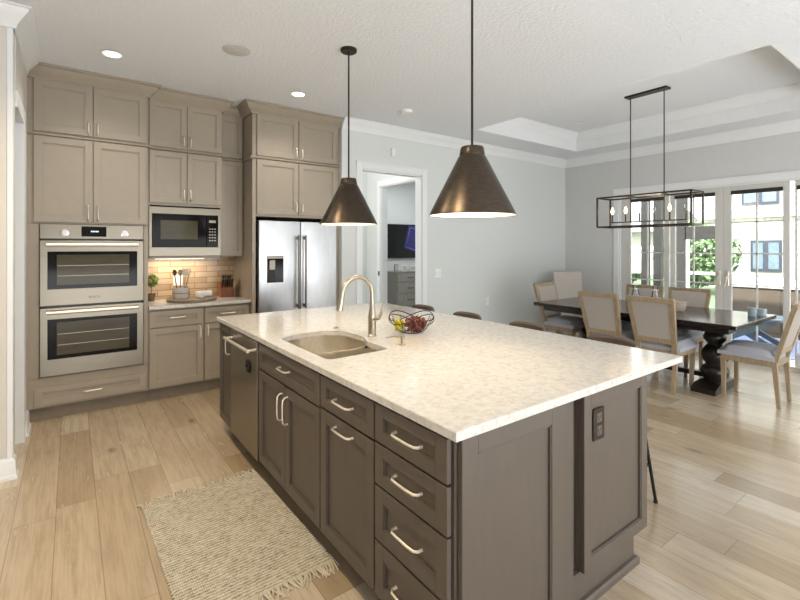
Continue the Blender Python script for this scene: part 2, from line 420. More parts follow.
# pantry opening casing on the left wall
tr = MB()
tr.box(LX-.14, LX+.010, 4.44, 4.56, 0, 2.45); tr.box(LX-.001, LX+.010, 3.925, 4.56, 2.45, 2.54); tr.box(LX-.13, LX+.010, 3.925, 4.45, 2.43, 2.452)
tr.box(LX-.035, LX-.004, 3.794, 3.925, .13, 2.9, .003)
struct('trim_1', tr, M['trim'])
BBP = [(0, 0), (.028, 0), (.028, .018), (.018, .03), (.016, .115), (.008, .13), (0, .135)]
struct('baseboard_left', MB().sweep([(LX-3, 3.80), (LX-.008, 3.80), (LX-.008, 3.87)], BBP), M['trim'])
struct('baseboard_pantry', MB().sweep([(LX, 4.56), (LX, 4.83)], BBP), M['trim'])
struct('trim_crown_left', crown([(LX-3, 3.80), (LX-.0, 3.80), (LX-.0, 4.74)], CZ), M['trim'])

D0, D1, DH = 2.88, 3.83, 2.455
wd = MB()
wd.box(2.60, D0, DW, DW+.12, 0, CZ); wd.box(D1, RX+.12, DW, DW+.12, 0, CZ); wd.box(D0, D1, DW, DW+.12, DH, CZ); wd.box(2.60, 2.66, DW+.12, KW+.12, 0, CZ)
struct('wall_north', wd, M['wall'])
def casing(name, ax, u0, u1, h, w, side=-1, wd_=.085, th=.018):
    m = MB(); a, b = w, w+side*th
    m.f(ax, u0-wd_, u0, a, b, 0, h+wd_, .003); m.f(ax, u1, u1+wd_, a, b, 0, h+wd_, .003); m.f(ax, u0-.001, u1+.001, a, b, h, h+wd_, .003)
    m.f(ax, u0-wd_, u1+wd_, a, w+side*(th+.008), h+wd_-.012, h+wd_+.004)
    m.f(ax, u0, u0+.015, w-side*.12, w, 0, h); m.f(ax, u1-.015, u1, w-side*.12, w, 0, h); m.f(ax, u0, u1, w-side*.12, w, h-.015, h)
    return struct(name, m, M['trim'])
casing('trim_2', 'Y', D0, D1, DH, DW)
struct('trim_crown_north', crown([(2.60, DW), (RX, DW), (RX, -1.4)], CZ), M['trim'])
struct('baseboard_north', MB().sweep([(D1+.085, DW), (RX, DW), (RX, 3.82)], BBP), M['trim'])
# hall beyond the doorway, second doorway and bedroom
HX = 3.98
struct('wall_hall', MB().box(2.60, HX+.12, 6.35, 6.47, 0, CZ).box(HX, HX+.12, 4.83, 5.0, 0, CZ).box(HX, HX+.12, 5.93, 6.35, 0, CZ).box(HX, HX+.12, 5.0, 5.93, DH, CZ), M['wall'])
casing('trim_3', 'X', 5.0, 5.93, DH, HX)
struct('wall_bedroom', MB().box(HX, 7.3, 7.5, 7.62, 0, CZ).box(7.2, 7.32, 4.83, 7.5, 0, CZ).box(HX, HX+.12, 6.47, 7.5, 0, CZ), M['wall'])
struct('trim_crown_bedroom', crown([(HX+.12, 7.5), (7.2, 7.5)], CZ), M['trim'])

# ---- right wall with the glazed doors
W0, W1, WH = -.6, 3.73, 2.33
wr = MB()
wr.box(RX, RX+.12, W1, DW+.12, 0, CZ); wr.box(RX, RX+.12, -4, W1, WH, CZ); wr.box(RX, RX+.12, -4, W0, 0, WH)
struct('wall_right', wr, M['wallr'])
tr = MB()
tr.box(RX-.018, RX, W1, W1+.085, 0, WH+.09, .003); tr.box(RX-.02, RX, W0-.1, W1+.085, WH, WH+.085, .003); tr.box(RX-.03, RX, W0-.1, W1+.09, WH+.08, WH+.095)
tr.box(RX, RX+.12, W1-.02, W1, 0, WH); tr.box(RX, RX+.12, W0, W1, WH-.02, WH)
struct('trim_4', tr, M['trim'])
gx0, gx1 = RX+.03, RX+.075
def leaf(name, y0, y1, stile0, stile1, mx, handle=None):
    o = struct(name, MB().box(gx0, gx1, y0, y0+stile0, 0.01, WH-.02, .003).box(gx0, gx1, y1-stile1, y1, 0.01, WH-.02, .003)
               .box(gx0, gx1, y0+stile0, y1-stile1, .01, .18).box(gx0, gx1, y0+stile0, y1-stile1, WH-.10, WH-.02), M['frame'])
    a, b = y0+stile0, y1-stile1
    struct('window_pane', MB().box(RX+.050, RX+.054, a, b, .18, WH-.10), M['glass'], o)
    m = MB()
    for zz in (.56, .98, 1.40, 1.82): m.box(RX+.040, RX+.064, a, b, zz-.008, zz+.008)
    m.box(RX+.040, RX+.064, mx-.009, mx+.009, .18, WH-.10)
    struct('muntin_grid', m, M['frame'], o)
    struct('roller_shade', MB().box(RX+.02, RX+.05, a, b, WH-.135, WH-.085), M['lanai'], o)
    if handle:
        struct('door_handle', MB().box(RX+.005, RX+.03, handle-.014, handle+.014, .96, 1.16, .004).tube([(RX+.005, handle, 1.08), (RX-.04, handle, 1.08), (RX-.045, handle, 1.03), (RX-.045, handle+.02, .95)], .009), M['nickel'], o)
    return o
leaf('window_1', 2.99, 3.71, .07, .15, 3.31)
leaf('door_1', 2.30, 2.97, .10, .06, 2.67, 2.345)
leaf('door_2', 1.60, 2.295, .065, .085, 1.935, 2.245)
leaf('window_2', .82, 1.55, .10, .02, 1.2)
leaf('window_3', .0, .80, .10, .10, .4)
struct('door_sill', MB().box(RX-.02, RX+.14, W0, W1, 0, .012), M['nickel'])

# ceiling fixtures
def downlight(x, y, z, label):
    o = empty('recessed_light', (x, y, z), label, 'ceiling light', 'recessed ceiling lights')
    MB().lathe([(.085, -.003), (.083, -.006), (.066, -.006), (.062, -.001), (.062, 0), (.085, 0)], (x, y, z), 32).build('trim_ring', M['white'], o)
    MB().lathe([(.0, -.0035), (.061, -.0035), (.061, -.001), (0, -.001)], (x, y, z), 32, False).build('lens', M['lens'], o)
    return o
for x, y, z, lb in ((.26, 4.23, CZ, 'round recessed ceiling light above the double oven, leftmost of the lit downlights'),
                    (1.84, 4.23, CZ, 'round recessed ceiling light in front of the fridge cabinets'),
                    ):
    o = downlight(x, y, z, lb)
    lamp('downlight_beam', 'SPOT', (0, 0, -.03), 20, (1, .93, .82), (0, 0, 0), .06, spot=2.3, parent=o)
lamp('kitchen_beam', 'SPOT', (.26, 1.6, CZ-.03), 62, (1, .80, .52), (0, 0, 0), .06, spot=2.4)  # unseen warm spot added over the aisle, no fixture above it
lamp('kitchen_beam_b', 'SPOT', (.26, 2.9, CZ-.03), 52, (1, .81, .55), (0, 0, 0), .06, spot=2.4)  # second added warm spot, also without a fixture
def disc(name, mat, x, y, z, r, h, label, cat):
    return thing(name, MB().lathe([(0, 0), (r, 0), (r, -h*.6), (r*.93, -h), (0, -h)], (x, y, z), 40, False), mat, label, cat, loc=(x, y, z))
disc('ceiling_speaker', M['speaker'], 1.04, 3.57, CZ, .105, .006, 'flat round white ceiling speaker grille between the downlights', 'speaker')
disc('smoke_detector', M['white'], 3.05, 4.02, CZ, .065, .03, 'small white smoke detector on the ceiling near the doorway', 'smoke detector')
disc('tray_sprinkler', M['nickel'], 5.98, 3.72, TZ, .07, .008, 'small dark recessed fitting in the tray ceiling corner', 'ceiling fitting')
thing('motion_sensor', MB().box(3.315, 3.37, DW-.03, DW, 2.66, 2.76, .004), M['white'], 'small white motion sensor box on the wall above the doorway', 'sensor', loc=(3.34, DW, 2.71))
def plate(name, x, z, w_, label, sw=1):
    o = empty(name, (x, DW, z), label, 'switch')
    MB().box(x-w_/2, x+w_/2, DW-.006, DW, z-.06, z+.06, .002).build('wall_plate', M['white'], o)
    n = sw
    for i in range(n):
        cx = x-w_/2+(i+.5)*w_/n
        MB().box(cx-.016, cx+.016, DW-.011, DW-.005, z-.035, z+.035, .002).build('rocker', M['trim'], o)
plate('light_switch', 4.12, 1.12, .115, 'double white light switch on the grey wall right of the doorway', 2)
plate('wall_outlet', 5.12, .66, .075, 'white wall outlet low on the grey wall left of the dining chairs', 1)

# ---------------------------------------------------------------- cabinet parts
def shaker(ax, u0, u1, z0, z1, w, fr=.057, th=.02, rec=.013):
    """front whose outer face lies at w, looking towards -w"""
    m = MB(); fz = min(fr, (z1-z0)*.3); b = .0018
    m.f(ax, u0, u0+fr, w, w+th, z0, z1, b); m.f(ax, u1-fr, u1, w, w+th, z0, z1, b)
    m.f(ax, u0+fr-.002, u1-fr+.002, w, w+th, z0, z0+fz, b); m.f(ax, u0+fr-.002, u1-fr+.002, w, w+th, z1-fz, z1, b)
    m.f(ax, u0+fr-.003, u1-fr+.003, w+rec, w+th-.001, z0+fz-.003, z1-fz+.003)
    # inner bevel strip
    s_ = .006
    a0, a1, c0, c1 = u0+fr, u1-fr, z0+fz, z1-fz
    m.f(ax, a0, a0+s_, w+.004, w+rec+.001, c0, c1); m.f(ax, a1-s_, a1, w+.004, w+rec+.001, c0, c1)
    m.f(ax, a0, a1, w+.004, w+rec+.001, c0, c0+s_); m.f(ax, a0, a1, w+.004, w+rec+.001, c1-s_, c1)
    return m
def pull(ax, u, z, w, L=.13, vert=True, out=.032, r=.0048):
    def P(du, dw, dz): return (u+du, w-dw, z+dz) if ax == 'Y' else (w-dw, u+du, z+dz)
    m = MB(); h = L/2; pts = []
    base = [(-h, 0), (-h, out*.55), (-h+.012, out*.92), (-h*.45, out), (h*.45, out), (h-.012, out*.92), (h, out*.55), (h, 0)]
    for a, d in base: pts.append(P(0, d, a) if vert else P(a, d, 0))
    m.tube(pts, [r*1.3, r, r, r*.95, r*.95, r, r, r*1.3], 8)
    return m
def front(root, ax, u0, u1, z0, z1, w, mat, name='door', pulls=(), fr=.057):
    d = shaker(ax, u0, u1, z0, z1, w, fr).build(name, mat, root)
    for (u, z, vert, L) in pulls: pull(ax, u, z, w+.001, L, vert, r=.0065 if ax == 'Y' else .005).build('handle', M['nickel'], d)
    return d
CC = M['cab']
CABCR = [(0, -.112), (.02, -.112), (.02, -.098), (.026, -.09), (.05, -.07), (.075, -.035), (.082, -.022), (.1, -.018), (.1, 0), (0, 0)]
def cabcrown(path): return MB().sweep(path, [(o, CZ-.002+h) for o, h in CABCR])
RAIL = [(0, -.012), (.012, -.012), (.026, -.004), (.026, .006), (.012, .014), (0, .014)]
G = .0035
# --- oven tower
YF = 4.865
o = empty('oven_cabinet', (.155, 5.16, 0), 'tall taupe cabinet tower on the left holding the double wall oven', 'cabinet')
a, b = -.299, .588
m = MB()
m.box(a, b, YF, YF+.02, .12, .375).box(a, -.222, YF, YF+.02, .37, 1.695).box(.552, b, YF, YF+.02, .37, 1.695).box(a, b, YF, YF+.02, 1.69, CZ-.1)
m.box(a, a+.018, YF+.02, KW-.002, .12, CZ-.1).box(b-.018, b, YF+.02, KW-.002, .12, CZ-.1).box(a, b, YF+.02, KW-.002, .36, .375).box(a, b, YF+.02, KW-.002, 1.69, 1.71).box(a, b, KW-.02, KW-.002, .12, CZ-.1)
m.box(a, b, YF+.02, KW-.002, .12, .14)
m.build('cabinet_body', CC, o)
MB().box(a, b, YF+.06, YF+.075, 0, .12).build('toe_kick', M['toe'], o)
cabcrown([(a, YF), (b, YF), (b, YF+.06)]).build('crown_moulding', CC, o)
MB().sweep([(a, YF), (b, YF), (b, YF+.06)], [(p, 2.450+q) for p, q in RAIL]).build('rail_moulding', CC, o)
mid = .155
for z0, z1, zp in ((2.475, 2.915, 2.545), (1.705, 2.435, 1.79)):
    front(o, 'Y', -.258, mid-G, z0, z1, YF-.02, CC, pulls=[(mid-.035, zp, True, .13 if z0 < 2 else .10)])
    front(o, 'Y', mid+G, .572, z0, z1, YF-.02, CC, pulls=[(mid+.035, zp, True, .13 if z0 < 2 else .10)])
front(o, 'Y', -.255, .572, .14, .295, YF-.02, CC, 'drawer', [(.155, .218, False, .14)])
# --- double oven
o = empty('double_wall_oven', (.165, YF, .38), 'stainless steel double wall oven with black glass doors in the tall cabinet', 'oven')
ox0, ox1, W = -.218, .548, YF-.022
MB().box(ox0+.02, ox1-.02, YF+.0, YF+.5, .385, 1.68).build('oven_body', M['black'], o)
MB().box(ox0, ox1, W, YF+.01, 1.56, 1.688, .003).build('control_panel', M['steel'], o)
d = MB().box(.07, .255, W-.002, W+.004, 1.582, 1.672, .002).build('display', M['blkglass'], o)
m = MB()
for i in range(5): m.box(.14+i*.012, .147+i*.012, W-.0032, W-.001, 1.622, 1.634)
m.build('display_digits', M['disp'], d)
for kx in (-.048, .395):
    k = MB().tube([(kx, W, 1.615), (kx, W-.006, 1.615), (kx, W-.007, 1.615), (kx, W-.03, 1.615)], [.030, .030, .024, .022], 24).build('knob', M['chrome'], o)
def ovendoor(z0, z1):
    d = MB().box(ox0, ox1, W-.012, YF+.01, z0, z1, .004).build('oven_door', M['steel'], o)
    g0, g1 = z0+(.14 if z1 > 1.2 else .14), z1-.095
    MB().box(ox0+.05, ox1-.05, W-.014, W-.004, g0, g1, .004).build('door_glass', M['blkglass'], d)
    MB().box(ox0+.115, ox1-.115, W-.0155, W-.01, g0+.035, g1-.03, .002).build('door_window', M['ovenwin'], d)
    m = MB()
    for q in (.35, .62): m.box(ox0+.12, ox1-.12, W-.0165, W-.013, g0+q*(g1-g0)-.002, g0+q*(g1-g0)+.002)
    m.build('oven_rack', M['rackm'], d)
    hz = z1-.038
    m = MB().tube([(ox0+.045, W-.05, hz), (ox1-.045, W-.05, hz)], .016, 14)
    for hx in (ox0+.07, ox1-.07): m.cyl((hx, W-.01, hz), (hx, W-.05, hz), .009, 10)
    m.build('door_handle', M['nickel'], d)
    return d
du = ovendoor(.985, 1.548); ovendoor(.385, .968)
def lettering(txt, size, loc, rot, mat, name, parent):
    cu = bpy.data.curves.new(name, 'FONT'); cu.body = txt; cu.size = size; cu.align_x = 'CENTER'; cu.align_y = 'CENTER'; cu.extrude = .0006
    tmp = bpy.data.objects.new('tmp', cu); COL.objects.link(tmp)
    me = bpy.data.meshes.new_from_object(tmp.evaluated_get(bpy.context.evaluated_depsgraph_get()))
    bpy.data.objects.remove(tmp); me.name = name; me.materials.clear(); me.materials.append(mat)
    Mx = Matrix.Translation(Vector(loc)-Vector(root_of(parent).location)) @ Matrix.Rotation(rot, 4, 'Z') @ Matrix.Rotation(PI/2, 4, 'X')
    me.transform(Mx); ob = bpy.data.objects.new(name, me); COL.objects.link(ob); ob.parent = parent
    return ob
lettering('BOSCH', .026, (.165, W-.0128, 1.045), 0, M['dkmetal'], 'maker_lettering', du)
# --- microwave section
Y2 = 4.925
o = empty('microwave_cabinet', (.935, 5.2, 1.38), 'taupe wall cabinet above and around the built-in microwave', 'cabinet')
a, b = .592, 1.282
m = MB().box(a, b, Y2, KW-.002, 1.90, CZ-.1).box(a, a+.018, Y2, KW-.002, 1.38, 1.9).box(b-.018, b, Y2, KW-.002, 1.38, 1.9).box(a, b, Y2, KW-.014, 1.375, 1.395)
m.build('cabinet_body', CC, o)
cabcrown([(a+.0, Y2), (b, Y2), (b, Y2+.15)]).build('crown_moulding', CC, o)
MB().sweep([(a, Y2), (b, Y2), (b, Y2+.13)], [(p, 2.450+q) for p, q in RAIL]).build('rail_moulding', CC, o)
mid = .94
for z0, z1, zp in ((2.475, 2.915, 2.55), (1.925, 2.430, 2.01)):
    front(o, 'Y', .605, mid-G, z0, z1, Y2-.02, CC, pulls=[(mid-.032, zp, True, .10)], fr=.05)
    front(o, 'Y', mid+G, 1.272, z0, z1, Y2-.02, CC, pulls=[(mid+.032, zp, True, .10)], fr=.05)
o = empty('microwave_oven', (.935, Y2, 1.4), 'built-in microwave with black glass door and wide steel surround', 'microwave')
MB().box(.615, 1.26, Y2, Y2+.4, 1.42, 1.86).build('microwave_body', M['black'], o)
MB().box(.602, 1.268, Y2-.016, Y2, 1.815, 1.885, .002).box(.602, 1.268, Y2-.016, Y2, 1.398, 1.49, .002).box(.602, .628, Y2-.016, Y2, 1.48, 1.82, .002).box(1.238, 1.268, Y2-.016, Y2, 1.48, 1.82, .002).build('trim_surround', M['steel'], o)
d = MB().box(.627, 1.125, Y2-.02, Y2-.003, 1.485, 1.818, .003).build('microwave_door', M['blkglass'], o)
MB().box(.70, 1.04, Y2-.0215, Y2-.015, 1.565, 1.755, .002).build('door_window', M['ovenwin'], d)
d = MB().box(1.127, 1.24, Y2-.02, Y2-.003, 1.485, 1.818, .003).build('keypad', M['blkglass'], o)
for i in range(3):
    for j in range(5): MB().box(1.15+i*.025, 1.165+i*.025, Y2-.0215, Y2-.018, 1.55+j*.03, 1.56+j*.03).build('key', M['rackm'], d)
MB().box(1.15, 1.215, Y2-.0215, Y2-.018, 1.74, 1.765).build('display', M['rackm'], d)
# --- narrow cabinet in the corner
Y3 = 5.10
o = empty('corner_wall_cabinet', (1.42, 5.3, 1.38), 'narrow recessed taupe wall cabinet beside the fridge side panel', 'cabinet')
MB().box(1.284, 1.548, Y3, KW-.002, 1.385, CZ-.1).build('cabinet_body', CC, o)
cabcrown([(1.284, Y3), (1.548, Y3)]).build('crown_moulding', CC, o)
MB().sweep([(1.284, Y3), (1.548, Y3)], [(p, 2.45+q) for p, q in RAIL]).build('rail_moulding', CC, o)
front(o, 'Y', 1.30, 1.545, 2.475, 2.915, Y3-.02, CC, fr=.045); front(o, 'Y', 1.30, 1.545, 1.39, 2.43, Y3-.02, CC, fr=.045)
# --- base cabinets
def base(u0, u1, label, hinge):
    o = empty('base_cabinet', ((u0+u1)/2, 5.16, 0), label, 'cabinet', 'base cabinets under the back counter')
    MB().box(u0, u1, YF, KW-.002, .12, .888).build('cabinet_body', CC, o)
    MB().box(u0, u1, YF+.06, YF+.075, 0, .12).build('toe_kick', M['toe'], o)
    front(o, 'Y', u0+.008, u1-.004, .715, .87, YF-.02, CC, 'drawer', [((u0+u1)/2, .80, False, .14)])
    hx = u1-.035 if hinge == 'L' else u0+.035
    front(o, 'Y', u0+.008, u1-.004, .135, .705, YF-.02, CC, 'door', [(hx, .63, True, .12)])
base(.592, 1.085, 'taupe base cabinet with drawer and one door beside the oven tower', 'L')
base(1.087, 1.55, 'taupe base cabinet beside the fridge, partly behind the island corner', 'R')
thing('back_countertop', MB().box(.592, 1.552, YF-.045, KW-.014, .89, .921, .003), M['quartz'], 'short white countertop between the oven tower and the fridge panel', 'countertop', loc=(1.07, 5.15, .905))
# --- fridge cabinet
Y4 = 4.775
o = empty('fridge_cabinet', (2.075, 5.1, 0), 'tall taupe cabinet surround over and around the stainless refrigerator', 'cabinet')
a, b = 1.555, 2.598
MB().box(a, b, Y4, KW-.002, 1.82, CZ-.1).build('cabinet_body', CC, o)
MB().box(a, a+.035, Y4, KW-.002, 0, 1.82).build('side_panel', CC, o); MB().box(b-.035, b, Y4, KW-.002, 0, 1.82).build('side_panel', CC, o)
cabcrown([(a, Y4+.42), (a, Y4), (b, Y4)]).build('crown_moulding', CC, o)
MB().sweep([(a, Y4+.32), (a, Y4), (b, Y4)], [(p, 2.45+q) for p, q in RAIL]).build('rail_moulding', CC, o)
mid = 2.075
for z0, z1, zp in ((2.475, 2.915, 2.545), (1.845, 2.432, 1.93)):
    front(o, 'Y', 1.60, mid-G, z0, z1, Y4-.02, CC, pulls=[(mid-.035, zp, True, .11)])
    front(o, 'Y', mid+G, 2.565, z0, z1, Y4-.02, CC, pulls=[(mid+.035, zp, True, .11)])
o = empty('refrigerator', (2.07, 5.1, 0), 'stainless steel french door refrigerator with dark water dispenser', 'refrigerator')
f0, f1, FY = 1.612, 2.545, Y4-.03
MB().box(f0+.01, f1-.01, FY+.07, KW-.03, .02, 1.775).build('fridge_body', M['lanai'], o)
def fdoor(u0, u1, z0, z1, nm='fridge_door'): return MB().box(u0, u1, FY-.01, FY+.065, z0, z1, .012, 3).build(nm, M['fsteel'], o)
dl = fdoor(f0, 2.083, .72, 1.775); drr = fdoor(2.089, f1, .72, 1.775); fz = fdoor(f0, f1, .06, .71, 'freezer_drawer')
for hx, dd in ((2.045, dl), (2.128, drr)):
    m = MB().tube([(hx, FY-.065, .80), (hx, FY-.065, 1.62)], .011, 12)
    for zz in (.83, 1.59): m.box(hx-.010, hx+.010, FY-.065, FY-.008, zz-.018, zz+.018)
    m.build('door_handle', M['steel'], dd)
MB().tube([(f0+.1, FY-.06, .64), (f1-.1, FY-.06, .64)], .011, 12).cyl((f0+.14, FY-.06, .64), (f0+.14, FY-.008, .64), .008).cyl((f1-.14, FY-.06, .64), (f1-.14, FY-.008, .64), .008).build('door_handle', M['steel'], fz)
q = MB().box(1.70, 1.885, FY-.0135, FY-.005, 1.10, 1.39, .003).build('water_dispenser', M['blkglass'], dl)
MB().box(1.71, 1.79, FY-.016, FY-.012, 1.12, 1.24).build('dispenser_recess', M['lanai'], q)
MB().box(1.725, 1.79, FY-.018, FY-.012, 1.24, 1.345, .003).box(1.705, 1.88, FY-.016, FY-.012, 1.362, 1.385).build('dispenser_paddle', M['steel'], q)

# ---------------------------------------------------------------- island
IC = M['isl']; IX = .990; IW = IX-.022
BX1 = 2.14; Y0, Y1 = 1.05, 3.79
def icab(name, y0, y1, label, group='cabinets along the island side', hollow=False):
    o = empty(name, (IX+.3, (y0+y1)/2, 0), label, 'cabinet', group)
    if hollow: MB().box(IX, IX+.018, y0+.001, y1-.001, .11, .888).box(IX+.58, IX+.60, y0+.001, y1-.001, .11, .888).box(IX+.018, IX+.58, y0+.001, y0+.02, .11, .888).box(IX+.018, IX+.58, y1-.02, y1-.001, .11, .888).box(IX+.018, IX+.58, y0+.02, y1-.02, .11, .13).build('cabinet_body', IC, o)
    else: MB().box(IX, IX+.60, y0+.001, y1-.001, .11, .888).build('cabinet_body', IC, o)
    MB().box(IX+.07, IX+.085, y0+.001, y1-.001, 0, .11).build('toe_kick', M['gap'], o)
    return o
o = icab('island_cabinet', 3.45, Y1, 'narrow dark taupe island cabinet at the far end beside the dishwasher')
front(o, 'X', 3.455, Y1-.004, .12, .875, IW, IC, 'door', [(3.50, .74, True, .13)], fr=.05)
o = icab('island_cabinet', 1.97, 2.85, 'dark taupe island sink cabinet with two doors under a false drawer', hollow=True)
front(o, 'X', 1.975, 2.845, .715, .875, IW, IC, 'drawer', [(2.41, .80, False, .13)])
front(o, 'X', 2.412, 2.845, .12, .705, IW, IC, 'door', [(2.45, .58, True, .15)])
front(o, 'X', 1.975, 2.408, .12, .705, IW, IC, 'door', [(2.37, .58, True, .15)])
o = icab('island_cabinet', 1.49, 1.97, 'dark taupe island cabinet with one drawer over a pull-out door')
front(o, 'X', 1.495, 1.965, .725, .875, IW, IC, 'drawer', [(1.73, .80, False, .15)])
front(o, 'X', 1.495, 1.965, .12, .715, IW, IC, 'door', [(1.73, .675, False, .15)])
o = icab('island_cabinet', Y0+.0, 1.49, 'dark taupe island cabinet of four stacked drawers at the near corner')
for z0, z1 in ((.728, .875), (.560, .720), (.342, .552), (.12, .334)):
    front(o, 'X', Y0+.012, 1.485, z0, z1, IW, IC, 'drawer', [(1.265, (z0+z1)/2+.005, False, .15)])
# body of the seating side with decorative end panel
o = empty('island_end_panel', (1.9, 2.4, 0), 'dark taupe panelled back and end of the island under the overhang', 'island panel')
MB().box(IX+.605, BX1, Y0+.02, Y1, .0, .888).build('panel_body', IC, o)
def endpanel(u0, u1, z0, z1, y, fr=.075): return shaker('Y', u0, u1, z0, z1, y, fr, .022, .014)
e = endpanel(IX+.012, 1.552, .03, .888, Y0-.022, .075).build('end_panel', IC, o)
MB().box(1.55, 1.645, Y0-.004, Y0+.021, 0, .888).box(1.645, BX1, Y0-.004, Y0+.021, 0, .15).box(1.70, BX1, Y0-.004, Y0+.021, .15, .888).build('end_board', IC, o)
MB().box(1.69, 2.228, Y0-.004, Y0+.14, .15, .888).build('leg_panel_core', IC, o)
endpanel(1.69, 2.228, .15, .888, Y0-.026, .055).build('leg_panel', IC, o)
MB().sweep([(IX+.02, Y0-.004), (BX1, Y0-.004), (BX1, Y1)], [(0, 0), (.02, 0), (.02, .024), (.013, .034), (0, .036)]).build('base_moulding', IC, o)
# outlet on the leg panel
ot = empty('island_outlet', (1.81, Y0-.017, .74), 'dark grey double power outlet on the near end of the island', 'outlet')
MB().box(1.768, 1.852, Y0-.0215, Y0-.0165, .672, .807, .002).build('outlet_plate', M['dkmetal'], ot)
for zz in (.712, .767):
    q = MB().box(1.792, 1.828, Y0-.0235, Y0-.021, zz-.02, zz+.02, .003).build('socket', M['isl'], ot)
    MB().box(1.800, 1.803, Y0-.0245, Y0-.0225, zz-.004, zz+.01).box(1.816, 1.819, Y0-.0245, Y0-.0225, zz-.004, zz+.01).box(1.807, 1.812, Y0-.0245, Y0-.0225, zz-.014, zz-.009).build('socket_slots', M['black'], q)
# dishwasher
o = empty('dishwasher', (IX+.3, 3.15, 0), 'stainless dishwasher with bar handle set in the island', 'dishwasher')
MB().box(IX+.01, IX+.59, 2.853, 3.447, .11, .885).build('dishwasher_body', M['black'], o)
d = MB().box(IW-.008, IX+.012, 2.856, 3.444, .11, .878, .004).build('dishwasher_door', M['steel_d'], o)
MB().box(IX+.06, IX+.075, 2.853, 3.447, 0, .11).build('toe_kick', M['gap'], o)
m = MB().tube([(IW-.062, 2.87, .822), (IW-.062, 3.42, .822)], .011, 10)
for yy in (2.89, 3.40): m.tube([(IW-.004, yy, .822), (IW-.062, yy, .822)], .009, 8)
m.build('door_handle', M['nickel'], d)
m = MB()
for k in range(6): m.sphere((IW-.014, 3.02+.028*math.cos(k*PI/3), .69+.028*math.sin(k*PI/3)), .019, 10, 6, (.5, 1, 1))
thing('flower_magnet', m, M['dish'], 'small dark flower shaped magnet on the dishwasher door', 'magnet', loc=(IW-.01, 3.02, .69))
# countertop with the sink cut-out
CX0, CX1, CY0, CY1 = .956, 2.578, 1.007, 3.828
def rounded(pts, r=.04, n=5):
    out_ = []; N = len(pts)
    for i in range(N):
        p, a, b = Vector(pts[i]), Vector(pts[i-1]), Vector(pts[(i+1) % N])
        da, db = (a-p).normalized(), (b-p).normalized(); rr = min(r, (a-p).length*.45, (b-p).length*.45)
        for k in range(n+1):
            t_ = k/n; out_.append(tuple((p+da*rr)*(1-t_)**2+p*2*t_*(1-t_)+(p+db*rr)*t_**2))
    return out_
hole = rounded([(1.045, 2.03), (1.435, 2.05), (1.44, 2.30), (1.50, 2.42), (1.49, 2.68), (1.38, 2.77), (1.16, 2.75), (1.045, 2.68)], .045, 6)
bm = bmesh.new()
outer = [(CX0, CY0), (CX1, CY0), (CX1, CY1), (CX0, CY1)]
layers = []
for z, ins in ((.889, 0), (.917, 0), (.920, .003)):
    ring = [bm.verts.new((x+(ins if x < 2 else -ins), y+(ins if y < 2 else -ins), z)) for x, y in outer]
    layers.append(ring)
for A, B in zip(layers, layers[1:]):
    for k in range(4): bm.faces.new((A[k], A[(k+1) % 4], B[(k+1) % 4], B[k]))
hb = [bm.verts.new((x, y, .889)) for x, y in hole]; ht = [bm.verts.new((x, y, .920)) for x, y in hole]
n = len(hole)
for k in range(n): bm.faces.new((hb[k], ht[k], ht[(k+1) % n], hb[(k+1) % n]))
for o_, h_ in ((layers[0], hb), (layers[-1], ht)):
    es = []
    for L_ in (o_, h_):
        for k in range(len(L_)):
            e_ = bm.edges.get((L_[k], L_[(k+1) % len(L_)])) or bm.edges.new((L_[k], L_[(k+1) % len(L_)])); es.append(e_)
    bmesh.ops.triangle_fill(bm, edges=es, use_beauty=True)
m = MB(); m.bm.free(); m.bm = bm
thing('island_countertop', m, M['quartz'], 'large speckled white stone countertop of the kitchen island', 'countertop', loc=(1.77, 2.42, .9))
# sink
o = empty('kitchen_sink', (1.25, 2.4, .70), 'double bowl stainless undermount sink in the island countertop', 'sink')
def bowl(poly, ztop, zbot, nm):
    cx = sum(p[0] for p in poly)/len(poly); cy = sum(p[1] for p in poly)/len(poly)
    m = MB(); R_ = []
    for z, k in ((ztop, 1), (zbot+.03, .97), (zbot+.008, .93), (zbot, .86)): R_.append([(cx+(p[0]-cx)*k, cy+(p[1]-cy)*k, z) for p in poly])
    R_.append([(cx, cy, zbot-.003)]*len(poly))
    L = [[m.bm.verts.new(p) for p in r] for r in R_[:-1]]
    for A, B in zip(L, L[1:]):
        for k in range(len(A)): m.bm.faces.new((A[k], A[(k+1) % len(A)], B[(k+1) % len(A)], B[k]))
    m.bm.faces.new(L[-1])
    b_ = m.build(nm, M['sink'], o)
    s_ = b_.modifiers.new('wall', 'SOLIDIFY'); s_.thickness = .003; s_.offset = 0
    MB().lathe([(0, 0), (.035, 0), (.042, .004), (.042, .001), (0, .001)], (cx, cy, zbot+.002), 24, False).build('drain', M['chrome'], b_)
bowl(rounded([(1.035, 2.30), (1.45, 2.30), (1.51, 2.42), (1.51, 2.67), (1.405, 2.79), (1.18, 2.80), (1.035, 2.69)], .06, 5), .888, .70, 'large_bowl')
bowl(rounded([(1.035, 2.02), (1.445, 2.04), (1.45, 2.265), (1.035, 2.265)], .06, 5), .888, .73, 'small_bowl')
MB().box(1.04, 1.448, 2.264, 2.302, .80, .878, .012).build('divider', M['sink'], o)
